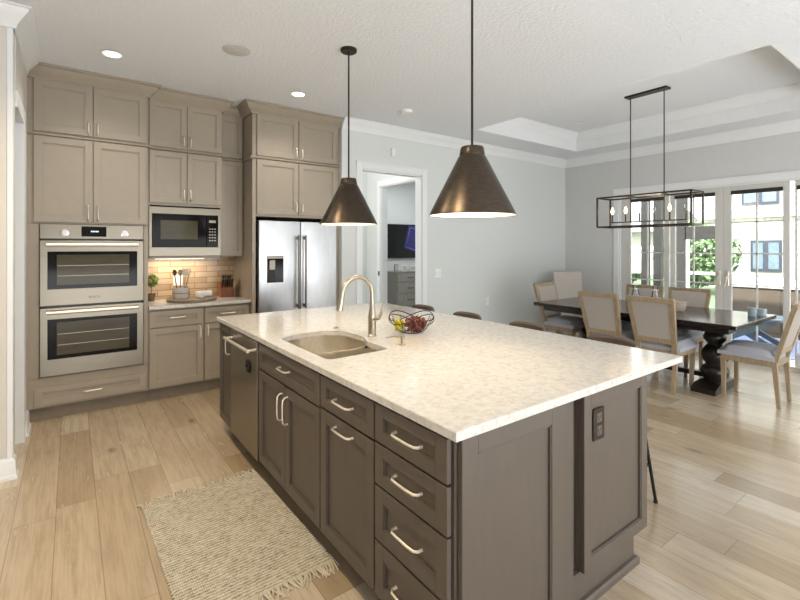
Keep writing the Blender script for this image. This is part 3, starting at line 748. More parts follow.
# faucet
fx, fy = 1.556, 2.418
o = empty('kitchen_faucet', (fx, fy, .92), 'tall brushed nickel gooseneck faucet behind the island sink', 'faucet')
MB().lathe([(0, 0), (.031, 0), (.031, .006), (.026, .012), (.0255, .10), (.027, .125), (.021, .15), (.016, .19), (.014, .20), (0, .20)], (fx, fy, .9202), 24, False).build('faucet_base', M['bnickel'], o)
pts = [(fx, fy, 1.08), (fx, fy, 1.185)]
dx, dy = -.235, -.03
for k in range(13):
    a = PI*k/12*.93; R = .118
    pts.append((fx+dx/abs(dx)*(R-R*math.cos(a)), fy+dy*(1-math.cos(a))/2, 1.185+R*math.sin(a)*1.0))
ex, ey, ez = pts[-1]
sp_ = MB().tube(pts, .0135, 14).build('spout', M['bnickel'], o)
MB().tube([(ex, ey, ez+.01), (ex-.006, ey, ez-.03), (ex-.018, ey, ez-.09), (ex-.021, ey, ez-.105)], [.015, .017, .021, .020], 16).build('spray_head', M['bnickel'], sp_)
MB().tube([(fx+.0, fy-.02, 1.03), (fx+.02, fy-.055, 1.04)], .013, 12).tube([(fx+.02, fy-.05, 1.04), (fx+.03, fy-.062, 1.07), (fx+.045, fy-.07, 1.14)], [.011, .009, .006], 10).build('lever', M['bnickel'], o)
sx_, sy_ = 1.555, 2.09
o = empty('soap_dispenser', (sx_, sy_, .92), 'small brushed nickel soap pump beside the faucet', 'soap dispenser')
MB().lathe([(0, 0), (.021, 0), (.021, .005), (.012, .010), (.011, .035), (.014, .038), (.014, .052), (.008, .056), (0, .056)], (sx_, sy_, .9202), 20, False).build('pump_body', M['bnickel'], o)
MB().tube([(sx_, sy_, .967), (sx_-.035, sy_+.03, .970), (sx_-.075, sy_+.06, .962)], [.006, .0055, .005], 10).build('nozzle', M['bnickel'], o)
disc('air_switch_button', M['bnickel'], 1.50, 2.80, .9245, .018, .0042, 'tiny nickel button cap on the countertop behind the sink', 'button')
# fruit basket
bx, by = 1.83, 2.36
o = empty('fruit_basket', (bx, by, .92), 'oval dark wire fruit basket on the island countertop', 'basket')
m = MB(); r_ = .003
rimz = lambda a: .075+.028*abs(math.cos(a))**1.5+.0
ca, sa = math.cos(-YAW), math.sin(-YAW)
def bp(rx, ry, a, z):
    u, v = rx*math.cos(a), ry*math.sin(a); return (bx+u*ca-v*sa, by+u*sa+v*ca, .921+z)
def rimh(a): return .118-.035*abs(math.sin(a*1.0+PI/2))**6*0 + .022*math.cos(2*a)*(-1)
for wv in (0, 1):
    m.tube([bp(.150, .115, 2*PI*k/48, .098+.034*(math.sin(2*PI*k/48*2+wv*PI)))for k in range(48)], r_, 6, closed=True)
m.tube([bp(.06, .05, 2*PI*k/24, .003) for k in range(24)], r_, 6, closed=True)
for k in range(12):
    a = 2*PI*k/12
    m.tube([bp(.06+.088*t_**.8, .05+.06*t_**.8, a, .003+.10*t_**1.5) for t_ in [i/6 for i in range(7)]], .002, 5)
m.build('wire_frame', M['dkmetal'], o)
gproto = None
def bunch(cx, cy, cz, mat, n_, label, rx, ry, rz_, seed):
    global gproto
    rnd = random.Random(seed)
    o = empty('grape_bunch', (cx, cy, cz), label, 'grapes', 'bunches of grapes in the wire basket')
    MB().tube([(cx, cy, cz), (cx+.01, cy, cz+rz_), (cx+.03, cy+.01, cz+rz_+.015)], .002, 5).build('stem', M['gstem'], o)
    me = None; P = []
    tries = 0
    while len(P) < n_ and tries < 3000:
        tries += 1
        v = Vector((rnd.uniform(-1, 1), rnd.uniform(-1, 1), rnd.uniform(-1, 1)))
        if v.length > 1: continue
        v = Vector((v.x*rx, v.y*ry, v.z*rz_))
        if all((v-q_).length > .019 for q_ in P): P.append(v)
    for v in P:
        if me is None:
            g_ = MB().sphere((cx, cy, cz), .0115, 12, 8, (1, 1, 1.12)).build('grape', mat, o); me = g_.data; g_.location = v
        else:
            g_ = bpy.data.objects.new('grape', me); COL.objects.link(g_); g_.parent = o; g_.location = v
def loc_b(u, v): return bx+u*ca-v*sa, by+u*sa+v*ca
x_, y_ = loc_b(.03, -.005); bunch(x_, y_, .978, M['grape'], 80, 'red grapes heaped in the middle and right of the wire basket', .082, .062, .044, 1)
x_, y_ = loc_b(-.082, -.012); bunch(x_, y_, .972, M['ggrape'], 22, 'yellow green grapes at the left side of the wire basket', .03, .036, .036, 3)

# ---------------------------------------------------------------- back counter items
CT = .9212
def on(u): return u
px_, py_ = .675, 5.33
o = empty('topiary_plant', (px_, py_, CT), 'little round topiary in a clay pot on the back counter', 'plant')
MB().lathe([(0, 0), (.030, 0), (.042, .075), (.044, .08), (.038, .08), (.036, .07), (0, .07)], (px_, py_, CT), 20, False).build('pot', M['terra'], o)
MB().tube([(px_, py_, CT+.07), (px_+.004, py_, CT+.12), (px_, py_, CT+.19)], .004, 6).build('stem', M['bark'], o)
m = MB(); rnd = random.Random(4)
for k in range(420):
    v = Vector((rnd.gauss(0, 1), rnd.gauss(0, 1), rnd.gauss(0, 1))).normalized()*rnd.uniform(.03, .062)
    c_ = Vector((px_, py_, CT+.215))+v; d_ = v.normalized(); a_ = d_.orthogonal().normalized()*.009; e_ = d_*.018+Vector((rnd.uniform(-.008, .008), rnd.uniform(-.008, .008), rnd.uniform(-.008, .008)))
    vs = [m.bm.verts.new(p) for p in (c_, c_+a_+e_*.5, c_+e_, c_-a_+e_*.5)]; m.bm.faces.new(vs)
m.build('foliage', M['leaf'], o)
rx_, ry_ = 1.03, 5.12
thing('round_board', MB().lathe([(0, 0), (.235, 0), (.24, .006), (.24, .022), (.234, .028), (0, .028)], (rx_, ry_, CT), 48, False), M['walnut'], 'large round wooden board on the back counter holding the crock', 'tray', loc=(rx_, ry_, CT))
BT = CT+.0285
ux, uy = .93, 5.17
o = empty('utensil_crock', (ux, uy, BT), 'pale grey utensil crock with a wire band on the round board', 'crock')
MB().lathe([(0, 0), (.076, 0), (.080, .01), (.080, .105), (.083, .11), (.076, .11), (.074, .012), (0, .012)], (ux, uy, BT), 32, False).build('crock_body', M['ceramic'], o)
MB().tube([(ux+.083*math.cos(2*PI*k/32), uy+.083*math.sin(2*PI*k/32), BT+.055) for k in range(32)], .0025, 6, closed=True).build('wire_band', M['dkmetal'], o)
def utensil(nm, dxy, tilt, kind, mat, label):
    x0, y0 = ux+dxy[0], uy+dxy[1]; top = Vector((x0+tilt[0], y0+tilt[1], BT+.25))
    o = empty(nm, (x0, y0, BT+.014), label, 'utensil', 'utensils standing in the crock')
    MB().tube([(x0, y0, BT+.016), top], .005, 8).build('handle', mat, o)
    h = MB()
    if kind == 'spoon': h.sphere(top+Vector((0, 0, .02)), .026, 12, 8, (.8, .35, 1.25))
    elif kind == 'spatula': h.box(top.x-.026, top.x+.026, top.y-.003, top.y+.003, top.z-.01, top.z+.06, .002)
    elif kind == 'whisk':
        for k in range(5):
            a = PI*k/5; h.tube([(top.x+.022*math.sin(PI*t_/10)*math.cos(a)*(1 if 1 else 0)*(1), top.y+.022*math.sin(PI*t_/10)*math.sin(a), top.z-.01+.07*(1-math.cos(PI*t_/10))/2) for t_ in range(11)], .0012, 5)
            h.tube([(top.x-.022*math.sin(PI*t_/10)*math.cos(a), top.y-.022*math.sin(PI*t_/10)*math.sin(a), top.z-.01+.07*(1-math.cos(PI*t_/10))/2) for t_ in range(11)], .0012, 5)
    else: h.sphere(top+Vector((.0, -.012, .0)), .03, 12, 8, (1, 1, .7))
    h.build('head', mat, o)
utensil('wooden_spoon', (-.025, .0), (-.035, 0), 'spoon', M['spoon'], 'dark wooden spoon leaning left in the utensil crock')
utensil('ladle', (.0, .02), (.0, .01), 'spoon', M['spoon'], 'tall dark wooden spoon upright in the middle of the crock')
utensil('spatula', (.02, -.02), (.02, -.01), 'spatula', M['steel'], 'steel spatula standing in the utensil crock')
utensil('whisk', (.03, .01), (.05, .0), 'whisk', M['steel'], 'wire whisk leaning right in the utensil crock')
utensil('serving_spoon', (-.01, -.025), (-.005, -.03), 'spoon', M['steel'], 'steel serving spoon at the front of the crock')
m = MB().tube([(1.075, 5.13, BT+.034), (1.225, 5.15, BT+.034)], .033, 20)
thing('rolled_towel', m, M['tow'], 'rolled white tea towel lying on the round board', 'towel', loc=(1.15, 5.14, BT))
thing('small_dish', MB().lathe([(0, 0), (.02, 0), (.034, .022), (.030, .022), (.018, .004), (0, .004)], (1.10, 5.04, BT), 20, False), M['white'], 'small white dish in front of the rolled towel', 'dish', loc=(1.10, 5.04, BT))
# knife block
kx, ky = 1.425, 5.29
o = empty('knife_block', (kx, ky, CT), 'reddish wood knife block at the right end of the back counter', 'knife block')
MB().prism([(ky-.06, CT), (ky+.09, CT), (ky+.09, CT+.15), (ky+.04, CT+.17), (ky-.06, CT+.10)], kx-.07, kx+.07, 'X').build('block_body', M['cherry'], o)
first = None
for i in range(9):
    r, cix = divmod(i, 5)
    x = kx-.052+cix*.026+(.013 if r else 0); yb = ky-.03+r*.05; zb = CT+.12+r*.035
    if first is None:
        first = empty('kitchen_knife', (x, yb, zb), 'black handled kitchen knife in the knife block', 'knife', 'knives in the knife block')
        MB().beam((x, yb-.0, zb+.002), (x, yb-.035, zb+.085), .014, .02, .016, .024).build('handle', M['black'], first)
        MB().beam((x, yb-.035, zb+.085), (x, yb-.039, zb+.093), .017, .025).build('end_cap', M['steel'], first)
        MB().beam((x, yb+.03, zb-.07), (x, yb, zb+.004), .002, .02).build('blade', M['steel'], first)
    else:
        c_ = copy_tree(first); c_.location = (x, yb, zb)
thing('backsplash_outlet', MB().box(.905, 1.0, KW-.018, KW-.0121, 1.06, 1.18, .003), M['white'], 'white outlet plate on the tile backsplash behind the crock', 'outlet', loc=(.95, KW-.013, 1.12))
# under-cabinet light bar
o = empty('under_cabinet_light', (.93, 5.33, 1.372), 'slim light bar under the microwave cabinet', 'light')
MB().box(.70, 1.20, 5.30, 5.34, 1.3625, 1.3745, .002).build('housing', M['white'], o)
MB().box(.71, 1.19, 5.305, 5.335, 1.3605, 1.3625).build('diffuser', M['lens'], o)
lamp('bar_glow', 'AREA', (0, 0, -.016), 2.0, (1, .84, .64), (0, 0, 0), .5, .04, parent=o)

# ---------------------------------------------------------------- pendants
def pendant(x, y, zb, label):
    o = empty('pendant_light', (x, y, CZ), label, 'pendant light', 'bronze cone pendants over the island')
    o['_local'] = 1
    z = zb-CZ
    MB().lathe([(0, 0), (.064, 0), (.064, -.018), (.056, -.024), (0, -.024)], (0, 0, 0), 32, False).build('ceiling_canopy', M['dkmetal'], o)
    MB().cyl((0, 0, -.02), (0, 0, z+.36), .0065, 12).build('rod', M['dkmetal'], o)
    s_ = MB().lathe([(.222, z), (.224, z+.004), (.222, z+.010), (.072, z+.305), (.066, z+.31), (.066, z+.32), (.060, z+.352), (.056, z+.358), (0, z+.360)], (0, 0, 0), 64, False).build('lamp_shade', M['bronze'], o, .5)
    MB().lathe([(.219, z+.003), (.217, z+.010), (.068, z+.300), (0, z+.302)], (0, 0, 0), 64, False).build('shade_lining', M['shade_in'], s_)
    MB().lathe([(0, z+.10), (.035, z+.12), (.042, z+.16), (.02, z+.22), (.016, z+.28), (0, z+.28)], (0, 0, 0), 20, False).build('bulb', M['bulb'], o)
    lamp('pendant_glow', 'POINT', (0, 0, z+.10), 5, (1, .86, .66), size=.05, parent=o)
    return o
pendant(1.74, 3.04, 1.665, 'bronze cone pendant over the far end of the island, left one of two')
pendant(1.685, 1.655, 1.655, 'bronze cone pendant over the near half of the island, right one of two')

# linear chandelier
cx, y0, y1, z0, z1 = 5.45, 1.985, 3.035, 1.735, 2.095
o = empty('linear_chandelier', (cx, 2.51, TZ), 'rectangular open frame bronze chandelier with candle bulbs over the dining table', 'chandelier')
MB().box(cx-.055, cx+.055, 2.27, 2.75, TZ-.022, TZ, .003).build('ceiling_canopy', M['dkmetal'], o)
for yy in (2.32, 2.70): MB().cyl((cx, yy, 1.79), (cx, yy, TZ-.02), .006, 10).build('rod', M['dkmetal'], o)
m = MB(); h = .009; xa, xb = cx-.155, cx+.155
for x in (xa, xb):
    for z in (z0, z1): m.box(x-h, x+h, y0, y1, z-h, z+h)
    for y in (y0, y1): m.box(x-h, x+h, y-h, y+h, z0, z1)
for y in (y0, y1):
    for z in (z0, z1): m.box(xa, xb, y-h, y+h, z-h, z+h)
m.box(xa, xb, 2.31, 2.33, z1-h, z1+h); m.box(xa, xb, 2.69, 2.71, z1-h, z1+h)
m.build('cage_frame', M['bronze'], o)
MB().box(cx-.007, cx+.007, y0+.1, y1-.1, 1.785, 1.797).build('candle_bar', M['bronze'], o)
for k in range(6):
    yy = y0+.11+k*(y1-y0-.22)/5
    q = MB().cyl((cx, yy, 1.795), (cx, yy, 1.895), .008, 10).build('candle_sleeve', M['bronze'], o)
    MB().lathe([(0, 0), (.009, .0), (.018, .03), (.014, .055), (.003, .085), (0, .087)], (cx, yy, 1.896), 14, False).build('bulb', M['bulb'] if k in (2-1, 4, 5) else M['clear'], q)
lamp('chandelier_glow', 'POINT', (0, 0, -1.3), 5, (1, .85, .65), size=.2, parent=o)

# ---------------------------------------------------------------- jute runner
# slightly turned
R0x, R1x, R0y, R1y = -.315, .335, -.52, .53
o = empty('woven_rug', (.655, 2.40, .0), 'natural woven jute rug with fringed ends on the floor beside the island', 'rug'); o['_local'] = 1
o.rotation_euler = (0, 0, math.radians(1.5))
m = MB(); n1, n2 = 24, 40; rnd = random.Random(2)
T = [[m.bm.verts.new((R0x+(R1x-R0x)*i/n1+.004*math.sin(j*1.7)*(i in (0, n1)), R0y+(R1y-R0y)*j/n2, .010+.0015*math.sin(j*2.1+i))) for j in range(n2+1)] for i in range(n1+1)]
B = [[m.bm.verts.new((T[i][j].co.x, T[i][j].co.y, .001)) for j in range(n2+1)] for i in range(n1+1)]
for i in range(n1):
    for j in range(n2): m.bm.faces.new((T[i][j], T[i+1][j], T[i+1][j+1], T[i][j+1])); m.bm.faces.new((B[i][j], B[i][j+1], B[i+1][j+1], B[i+1][j]))
for i in range(n1): m.bm.faces.new((T[i][0], B[i][0], B[i+1][0], T[i+1][0])); m.bm.faces.new((T[i+1][n2], B[i+1][n2], B[i][n2], T[i][n2]))
for j in range(n2): m.bm.faces.new((T[0][j+1], B[0][j+1], B[0][j], T[0][j])); m.bm.faces.new((T[n1][j], B[n1][j], B[n1][j+1], T[n1][j+1]))
m.build('woven_field', M['rug'], o, 1.2)
for yy, sg in ((R0y, -1), (R1y, 1)):
    m = MB()
    for k in range(75):
        x = R0x+(R1x-R0x)*k/74; L = rnd.uniform(.04, .075); a = rnd.uniform(-.7, .7)
        m.tube([(x, yy-sg*.008, .009), (x+a*L*.4, yy+sg*L*.5, .008), (x+a*L, yy+sg*L, .003)], [.0042, .004, .003], 5)
    f_ = m.build('fringe', M['fringe'], o); f_['kind'] = 'stuff'
for xx in (R0x, R1x):
    m = MB()
    for k in range(46): m.sphere((xx, R0y+.02+(R1y-R0y-.04)*k/45, .007), .008, 6, 5, (1, .8, .7))
    m.build('edge_binding', M['fringe'], o)

# ---------------------------------------------------------------- bar stools
def make_stool(label):
    o = empty('bar_stool', (0, 0, 0), label, 'stool', 'bar stools along the island overhang'); o['_local'] = 1
    # faces -x; seat z .66
    MB().cushion(-.17, .17, -.17, .17, .60, .66, .012, .02).build('seat', M['leather'], o)
    # curved low backrest
    n_ = 14; m = MB(); rings = []
    for k in range(n_+1):
        a = -1+2*k/n_; y = a*.175; x = .165-.05*a*a; e = .5*(1-abs(a)**6)**.5+.5 if abs(a) < 1 else .45
        rings.append([(x-.014, y, .80), (x-.018, y, .80+.14*e-.012), (x-.008, y, .80+.14*e), (x+.008, y, .80+.14*e), (x+.016, y, .80+.14*e-.012), (x+.014, y, .80)])
    m.rings(rings); m.build('backrest', M['leather'], o)
    for y in (-.1, .1): MB().tube([(.13, y, .60), (.155, y, .72), (.150, y, .86)], .009, 8).build('back_support', M['blackmetal'], o)
    for sx1 in (-1, 1):
        for sy in (-1, 1):
            MB().tube([(sx1*.15, sy*.15, .61), (sx1*.215, sy*.215, .012)], [.011, .009], 10).build('leg', M['blackmetal'], o)
            MB().cyl((sx1*.215, sy*.215, 0), (sx1*.215, sy*.215, .014), .012, 10).build('foot_cap', M['black'], o)
    q = [(sx_1*.19, sy*.19, .22) for sx_1, sy in ((-1, -1), (1, -1), (1, 1), (-1, 1))]
    MB().tube(q, .007, 8, closed=True).build('footrest', M['blackmetal'], o)
    return o
SL = ['brown leather bar stool nearest the near end of the island', 'brown leather bar stool second from the near end of the island',
      'brown leather bar stool third from the near end of the island', 'brown leather bar stool farthest from the camera near the doorway']
st = make_stool(SL[0])
for i, yy in enumerate((1.43, 2.06, 2.67, 3.25)):
    s_ = st if i == 0 else copy_tree(st)
    s_.location = (2.53, yy, 0); s_['label'] = SL[i]

# ---------------------------------------------------------------- dining table
tx0, tx1, ty0, ty1 = 4.88, 6.07, 1.46, 3.68; tcx = (tx0+tx1)/2
o = empty('dining_table', (tcx, 2.54, 0), 'long dark espresso trestle dining table with turned pedestals', 'table')
MB().box(tx0, tx1, ty0, ty1, .725, .765, .004).build('tabletop', M['espresso'], o)
MB().box(tx0+.09, tx1-.09, ty0+.09, ty1-.09, .665, .725).build('apron', M['dkturn'], o)
prof = [(.0, .08), (.10, .08), (.105, .11), (.125, .15), (.13, .19), (.11, .235), (.085, .25), (.085, .265), (.115, .30), (.125, .35), (.115, .40), (.08, .445), (.065, .46), (.065, .475), (.10, .51), (.105, .545), (.09, .58), (.065, .60), (.065, .615), (.10, .64), (.105, .668), (0, .668)]
for yy in (1.83, 3.22):
    pr = MB().lathe(prof, (tcx, yy, 0), 36, False).build('pedestal', M['dkturn'], o, .9)
    m = MB()
    m.prism([(tcx-.31, 0), (tcx+.31, 0), (tcx+.31, .05), (tcx+.20, .085), (tcx-.20, .085), (tcx-.31, .05)], yy-.11, yy+.11, 'Y')
    m.build('foot', M['dkturn'], pr)
    MB().box(tcx-.36, tcx+.36, yy-.06, yy+.06, .655, .70, .004).build('bearer', M['dkturn'], pr)
MB().box(tcx-.035, tcx+.035, 1.90, 3.16, .10, .15, .004).build('stretcher', M['dkturn'], o)

def make_chair(label):
    """faces +y; origin between the feet on the floor"""
    o = empty('dining_chair', (0, 0, 0), label, 'chair', 'oak framed dining chairs around the table'); o['_local'] = 1
    W_ = .215
    MB().box(-W_+.01, W_-.01, -.215, .225, .375, .43, .006).build('seat_frame', M['oak'], o)
    MB().cushion(-W_-.005, W_+.005, -.20, .245, .43, .51, .034, .045).build('seat', M['seatf'], o)
    for s in (-1, 1):
        MB().beam((s*(W_-.03), .205, .40), (s*(W_-.045), .205, 0), .042, .042, .028, .028).build('leg', M['oak'], o)
        MB().beam((s*(W_-.03), -.195, .42), (s*(W_-.045), -.225, 0), .042, .040, .030, .028).build('leg', M['oak'], o)
    # back: tapered wood frame leaning back with upholstered panel
    def bpnt(u, z, d=0):   # u in [-1,1], z height .44...97
        t_ = (z-.44)/.53; hw = .175+.038*t_
        return Vector((u*hw, -.205-.15*t_-d, z))
    m = MB()
    m.beam(bpnt(-1, .40), bpnt(-1, .965), .046, .036); m.beam(bpnt(1, .40), bpnt(1, .965), .046, .036)
    m.beam(bpnt(-1.07, .952), bpnt(1.07, .952), .036, .052); m.beam(bpnt(-.98, .53), bpnt(.98, .53), .034, .052)
    m.build('back_frame', M['oak'], o)
    m = MB()
    for (dd) in (1,):
        A = [bpnt(-.93, .54), bpnt(.93, .54), bpnt(.94, .94), bpnt(-.94, .94)]
        nrm = Vector((0, .96, -.27)).normalized()
        m.rings([[p-nrm*.012 for p in A], [p+nrm*.02 for p in A]])
        cxp = sum((p for p in A), Vector())/4
        m.rings([[p+nrm*.02 for p in A], [cxp+(p-cxp)*.93+nrm*.032 for p in A]])
    m.build('backrest', M['linen'], o)
    return o
ch = make_chair('x')
spots = [((5.10, 2.16), -90, 'oak dining chair on the kitchen side of the table, nearer one, back to the camera'),
         ((5.10, 2.72), -90, 'oak dining chair on the kitchen side of the table, farther one, left of its neighbour'),
         ((5.84, 2.34), 90, 'oak dining chair on the window side of the table opposite the nearer one'),
         ((5.84, 2.88), 90, 'oak dining chair on the window side of the table, behind the glass carafes'),
         ((5.42, 1.47), 0, 'oak dining chair at the near head of the table, seen from the side'),
         ((5.42, 3.55), 180, 'oak dining chair at the far head of the table by the grey wall')]
for i, ((x, y), a, lb) in enumerate(spots):
    c_ = ch if i == 0 else copy_tree(ch)
    c_.location = (x, y, 0); c_.rotation_euler = (0, 0, math.radians(a)); c_['label'] = lb
# upholstered corner chair
o = empty('upholstered_chair', (6.47, 4.04, 0), 'high backed cream upholstered chair in the far corner by the wall', 'chair', rz=math.radians(155)); o['_local'] = 1
MB().cushion(-.25, .25, -.2, .28, .28, .50, .02, .03).build('seat', M['cream'], o)
m = MB(); m.prism([(-.20, .28), (-.28, .28), (-.36, 1.06), (-.345, 1.075), (-.29, 1.075), (-.275, 1.06)], -.25, .25, 'X'); m.build('backrest', M['cream'], o)
for sx1 in (-1, 1):
    for yy in (-.22, .23): MB().beam((sx1*.21, yy, .29), (sx1*.21, yy*1.05, 0), .045, .045, .03, .03).build('leg', M['oak'], o)

# table-top things
TT = .7655
def carafe(x, y, label):
    o = empty('glass_carafe', (x, y, TT), label, 'carafe', 'glass carafes on the dining table'); o['_local'] = 1
    MB().lathe([(0, 0), (.062, 0), (.066, .01), (.050, .10), (.030, .19), (.034, .235), (.038, .245), (.034, .245), (.026, .19), (.046, .10), (.060, .012), (0, .006)], (0, 0, 0), 24, False).build('carafe_body', M['clear'], o)
    MB().tube([(.031*math.cos(2*PI*k/20), .031*math.sin(2*PI*k/20), .19) for k in range(20)], .004, 6, closed=True).build('neck_ring', M['white'], o)
carafe(5.78, 2.80, 'clear glass carafe on the dining table, left one of two'); carafe(5.78, 2.56, 'clear glass carafe on the dining table, right one of two')
wx, wy = 5.55, 2.24
o = empty('wicker_basket', (wx, wy, TT), 'pale wicker basket with a curved handle in the middle of the dining table', 'basket')
MB().lathe([(0, 0), (.085, 0), (.10, .035), (.104, .10), (.090, .085), (.092, .035), (.08, .006), (0, .006)], (wx, wy, TT), 28, False).build('basket_body', M['wicker'], o)
MB().tube([(wx+.02, wy-.09, TT+.07), (wx+.03, wy-.125, TT+.12), (wx+.03, wy-.135, TT+.16), (wx+.0, wy-.12, TT+.165)], .006, 8).build('handle', M['wicker'], o)
for x, y, r, h_, lb in ((5.74, 1.585, .034, .09, 'pale blue patterned glass candle jar, tallest and leftmost on the table end'), (5.90, 1.62, .026, .06, 'small pale blue candle jar behind the two larger jars'), (5.86, 1.53, .040, .07, 'blue grey patterned glass candle jar, wide one at the right table end')):
    thing('candle_jar', MB().lathe([(0, 0), (r, 0), (r, h_), (r-.005, h_), (r-.005, .01), (0, .01)], (x, y, TT), 24, False), M['candlejar'], lb, 'candle jar', 'candle jars on the dining table', loc=(x, y, TT))

# ---------------------------------------------------------------- bedroom beyond
o = empty('television', (5.68, 7.48, 1.6), 'flat black television on the bedroom wall seen through the doorway', 'television')
MB().box(5.10, 6.26, 7.45, 7.499, 1.255, 1.955, .004).build('tv_body', M['black'], o)
MB().box(5.11, 6.25, 7.447, 7.451, 1.265, 1.945).build('screen', M['tv'], o)
s_ = MB().rings([[(5.58, 7.4462, 1.46), (6.2, 7.4462, 1.28), (6.2, 7.4462, 1.92), (5.70, 7.4462, 1.93)], [(5.58, 7.4468, 1.46), (6.2, 7.4468, 1.28), (6.2, 7.4468, 1.92), (5.70, 7.4468, 1.93)]]).build('screen_reflection', M['tvblue'], o)  # reflection on the screen, painted as a violet quad
MB().tube([(5.63, 7.4458, 1.485), (6.15, 7.4458, 1.34), (6.15, 7.4458, 1.87), (5.74, 7.4458, 1.88)], .008, 4, closed=True).build('reflection_lines', M['tvlight'], o)  # paler edge lines of the painted reflection
o = empty('dresser', (5.6, 7.25, 0), 'grey wood dresser under the television in the bedroom', 'dresser')
MB().box(5.08, 6.4, 7.02, 7.49, .06, .98, .004).build('dresser_body', M['grey'], o)
MB().box(5.06, 6.42, 7.0, 7.495, .98, 1.0, .003).build('dresser_top', M['grey'], o)
for i in range(2):
    for k, (za, zb) in enumerate(((.80, .965), (.58, .78), (.34, .56), (.10, .32))):
        u0 = 5.10+i*.64
        d = MB().box(u0, u0+.62, 7.0, 7.02, za, zb, .003).build('drawer', M['grey'], o)
        zc = (za+zb)/2
        MB().tube([(u0+.24, 7.0, zc), (u0+.25, 6.975, zc-.005), (u0+.37, 6.975, zc-.005), (u0+.38, 7.0, zc)], .006, 6).build('handle', M['dkmetal'], d)
for x, w_, h_, mt, lb in ((5.2, .09, .14, 'steel', 'small silver photo frame at the left end of the dresser'), (5.40, .10, .12, 'white', 'small pale photo frame on the dresser'), (5.62, .16, .10, 'white', 'wide pale photo frame on the dresser'), (5.80, .08, .15, 'black', 'small black box at the right side of the dresser top')):
    o = empty('photo_frame' if mt != 'black' else 'black_box', (x, 7.2, 1.0), lb, 'photo frame' if mt != 'black' else 'box')
    MB().box(x-w_/2, x+w_/2, 7.19, 7.21, 1.0005, 1.0+h_, .003).build('frame_body', M[mt], o)
    if mt != 'black': MB().box(x-w_/2+.012, x+w_/2-.012, 7.187, 7.192, 1.012, 1.0+h_-.012).build('photo_print', M['ceramic'], o)
# inner door hinge strike
thing('strike_plate', MB().box(HX-.03, HX-.0185, 5.935, 5.965, 1.03, 1.10, .002), M['blackmetal'], 'small black latch fitting on the inner white door casing', 'latch', loc=(HX-.02, 5.95, 1.06))
o = empty('hall_hook_stand', (3.52, 6.1, 0), 'slim black metal stand in the hall left of the inner doorway', 'stand')
MB().lathe([(0, 0), (.11, 0), (.11, .012), (0, .015)], (3.52, 6.1, 0), 20, False).build('stand_base', M['blackmetal'], o)
MB().tube([(3.52, 6.1, .012), (3.52, 6.1, .72)], .014, 8).build('pole', M['blackmetal'], o)
MB().sphere((3.52, 6.1, .76), .045, 12, 8).tube([(3.46, 6.1, .66), (3.52, 6.1, .62), (3.58, 6.1, .66)], .009, 6).build('finial', M['blackmetal'], o)

# ---------------------------------------------------------------- outside
struct('patio', MB().box(RX+.12, 12.2, -4, 9, -.1, -.02), M['paver'])
tag(MB().box(12.2, 40, -20, 30, -.2, -.08).build('lawn', M['grass']), kind='structure')
# lanai posts and beam
def post(x, y, w_, z1, label):
    thing('lanai_post', MB().box(x-w_/2, x+w_/2, y-w_/2, y+w_/2, -.02, z1, .01).box(x-w_/2-.02, x+w_/2+.02, y-w_/2-.02, y+w_/2+.02, -.02, .2), M['lanai'], label, 'post', 'taupe posts of the covered patio', loc=(x, y, -.02))
post(9.2, 4.26, .13, 3.2, 'leftmost taupe patio post seen through the left glass panel')
post(9.2, 4.02, .14, 3.2, 'middle taupe patio post seen beside the left glass panel')
o = empty('screen_frame', (11.5, 4.2, -.02), 'dark taupe screen frame at the edge of the patio in front of the green tree', 'screen frame')
MB().box(11.44, 11.56, 4.40, 4.78, -.02, 3.6).build('frame_post', M['lanai'], o)
MB().box(11.44, 11.56, 3.6, 4.42, 1.66, 1.95).build('frame_beam', M['lanai'], o)
MB().box(11.45, 11.55, 4.36, 4.42, -.02, 1.66).build('frame_jamb', M['trim'], o)
MB().box(11.46, 11.54, 3.75, 4.38, .86, .92).build('hand_rail', M['trim'], o)
# outdoor kitchen counter
o = empty('outdoor_counter', (9.75, 1.6, -.02), 'long taupe outdoor counter with pale top seen through the right glass doors', 'counter')
MB().box(9.4, 10.1, -.6, 2.92, -.02, .80).build('counter_base', M['outcab'], o)
MB().box(9.36, 10.14, -.64, 2.95, .80, .84).build('counter_top', M['outtop'], o)
for k in range(5): MB().box(9.385, 9.4, -.55+k*.69, .10+k*.69, .06, .76, .004).build('door', M['outcab'], o)
o = empty('outdoor_cushion', (9.8, 2.4, .84), 'white folded cushion lying on the outdoor counter', 'cushion')
MB().cushion(9.55, 10.0, 2.1, 2.7, .8405, .93, .03, .03).build('cushion_body', M['tow'], o)
# small outdoor table on crossed legs, with a blue rug
o = empty('patio_table', (8.5, 2.2, -.02), 'slate blue patio table on crossed legs outside the glass doors', 'table')
MB().box(8.1, 8.7, 1.9, 2.8, .40, .44, .004).build('tabletop', M['bluewood'], o)
for xx in (8.2, 8.6):
    for a_, b_ in ((2.0, 2.7), (2.7, 2.0)): MB().beam((xx+(.03 if a_ > 2 else -.03), a_, .398), (xx+(.03 if a_ > 2 else -.03), b_, -.008), .06, .07).build('leg', M['bluewood'], o)
MB().box(8.18, 8.62, 2.32, 2.38, .17, .22).build('stretcher', M['bluewood'], o)
tag(MB().box(7.75, 9.25, .9, 3.5, -.0195, -.009).build('patio_rug', M['prug']), 'blue and white patio rug under the crossed leg table', 'rug')
o = empty('patio_chair', (10.2, 4.75, -.02), 'white curved patio lounge chair beyond the left glass panel', 'chair')
m = MB(); P2 = [(10.2+.42*math.cos(a), .95+.55*math.sin(a)) for a in [PI*(.25+.75*k/12) for k in range(13)]]
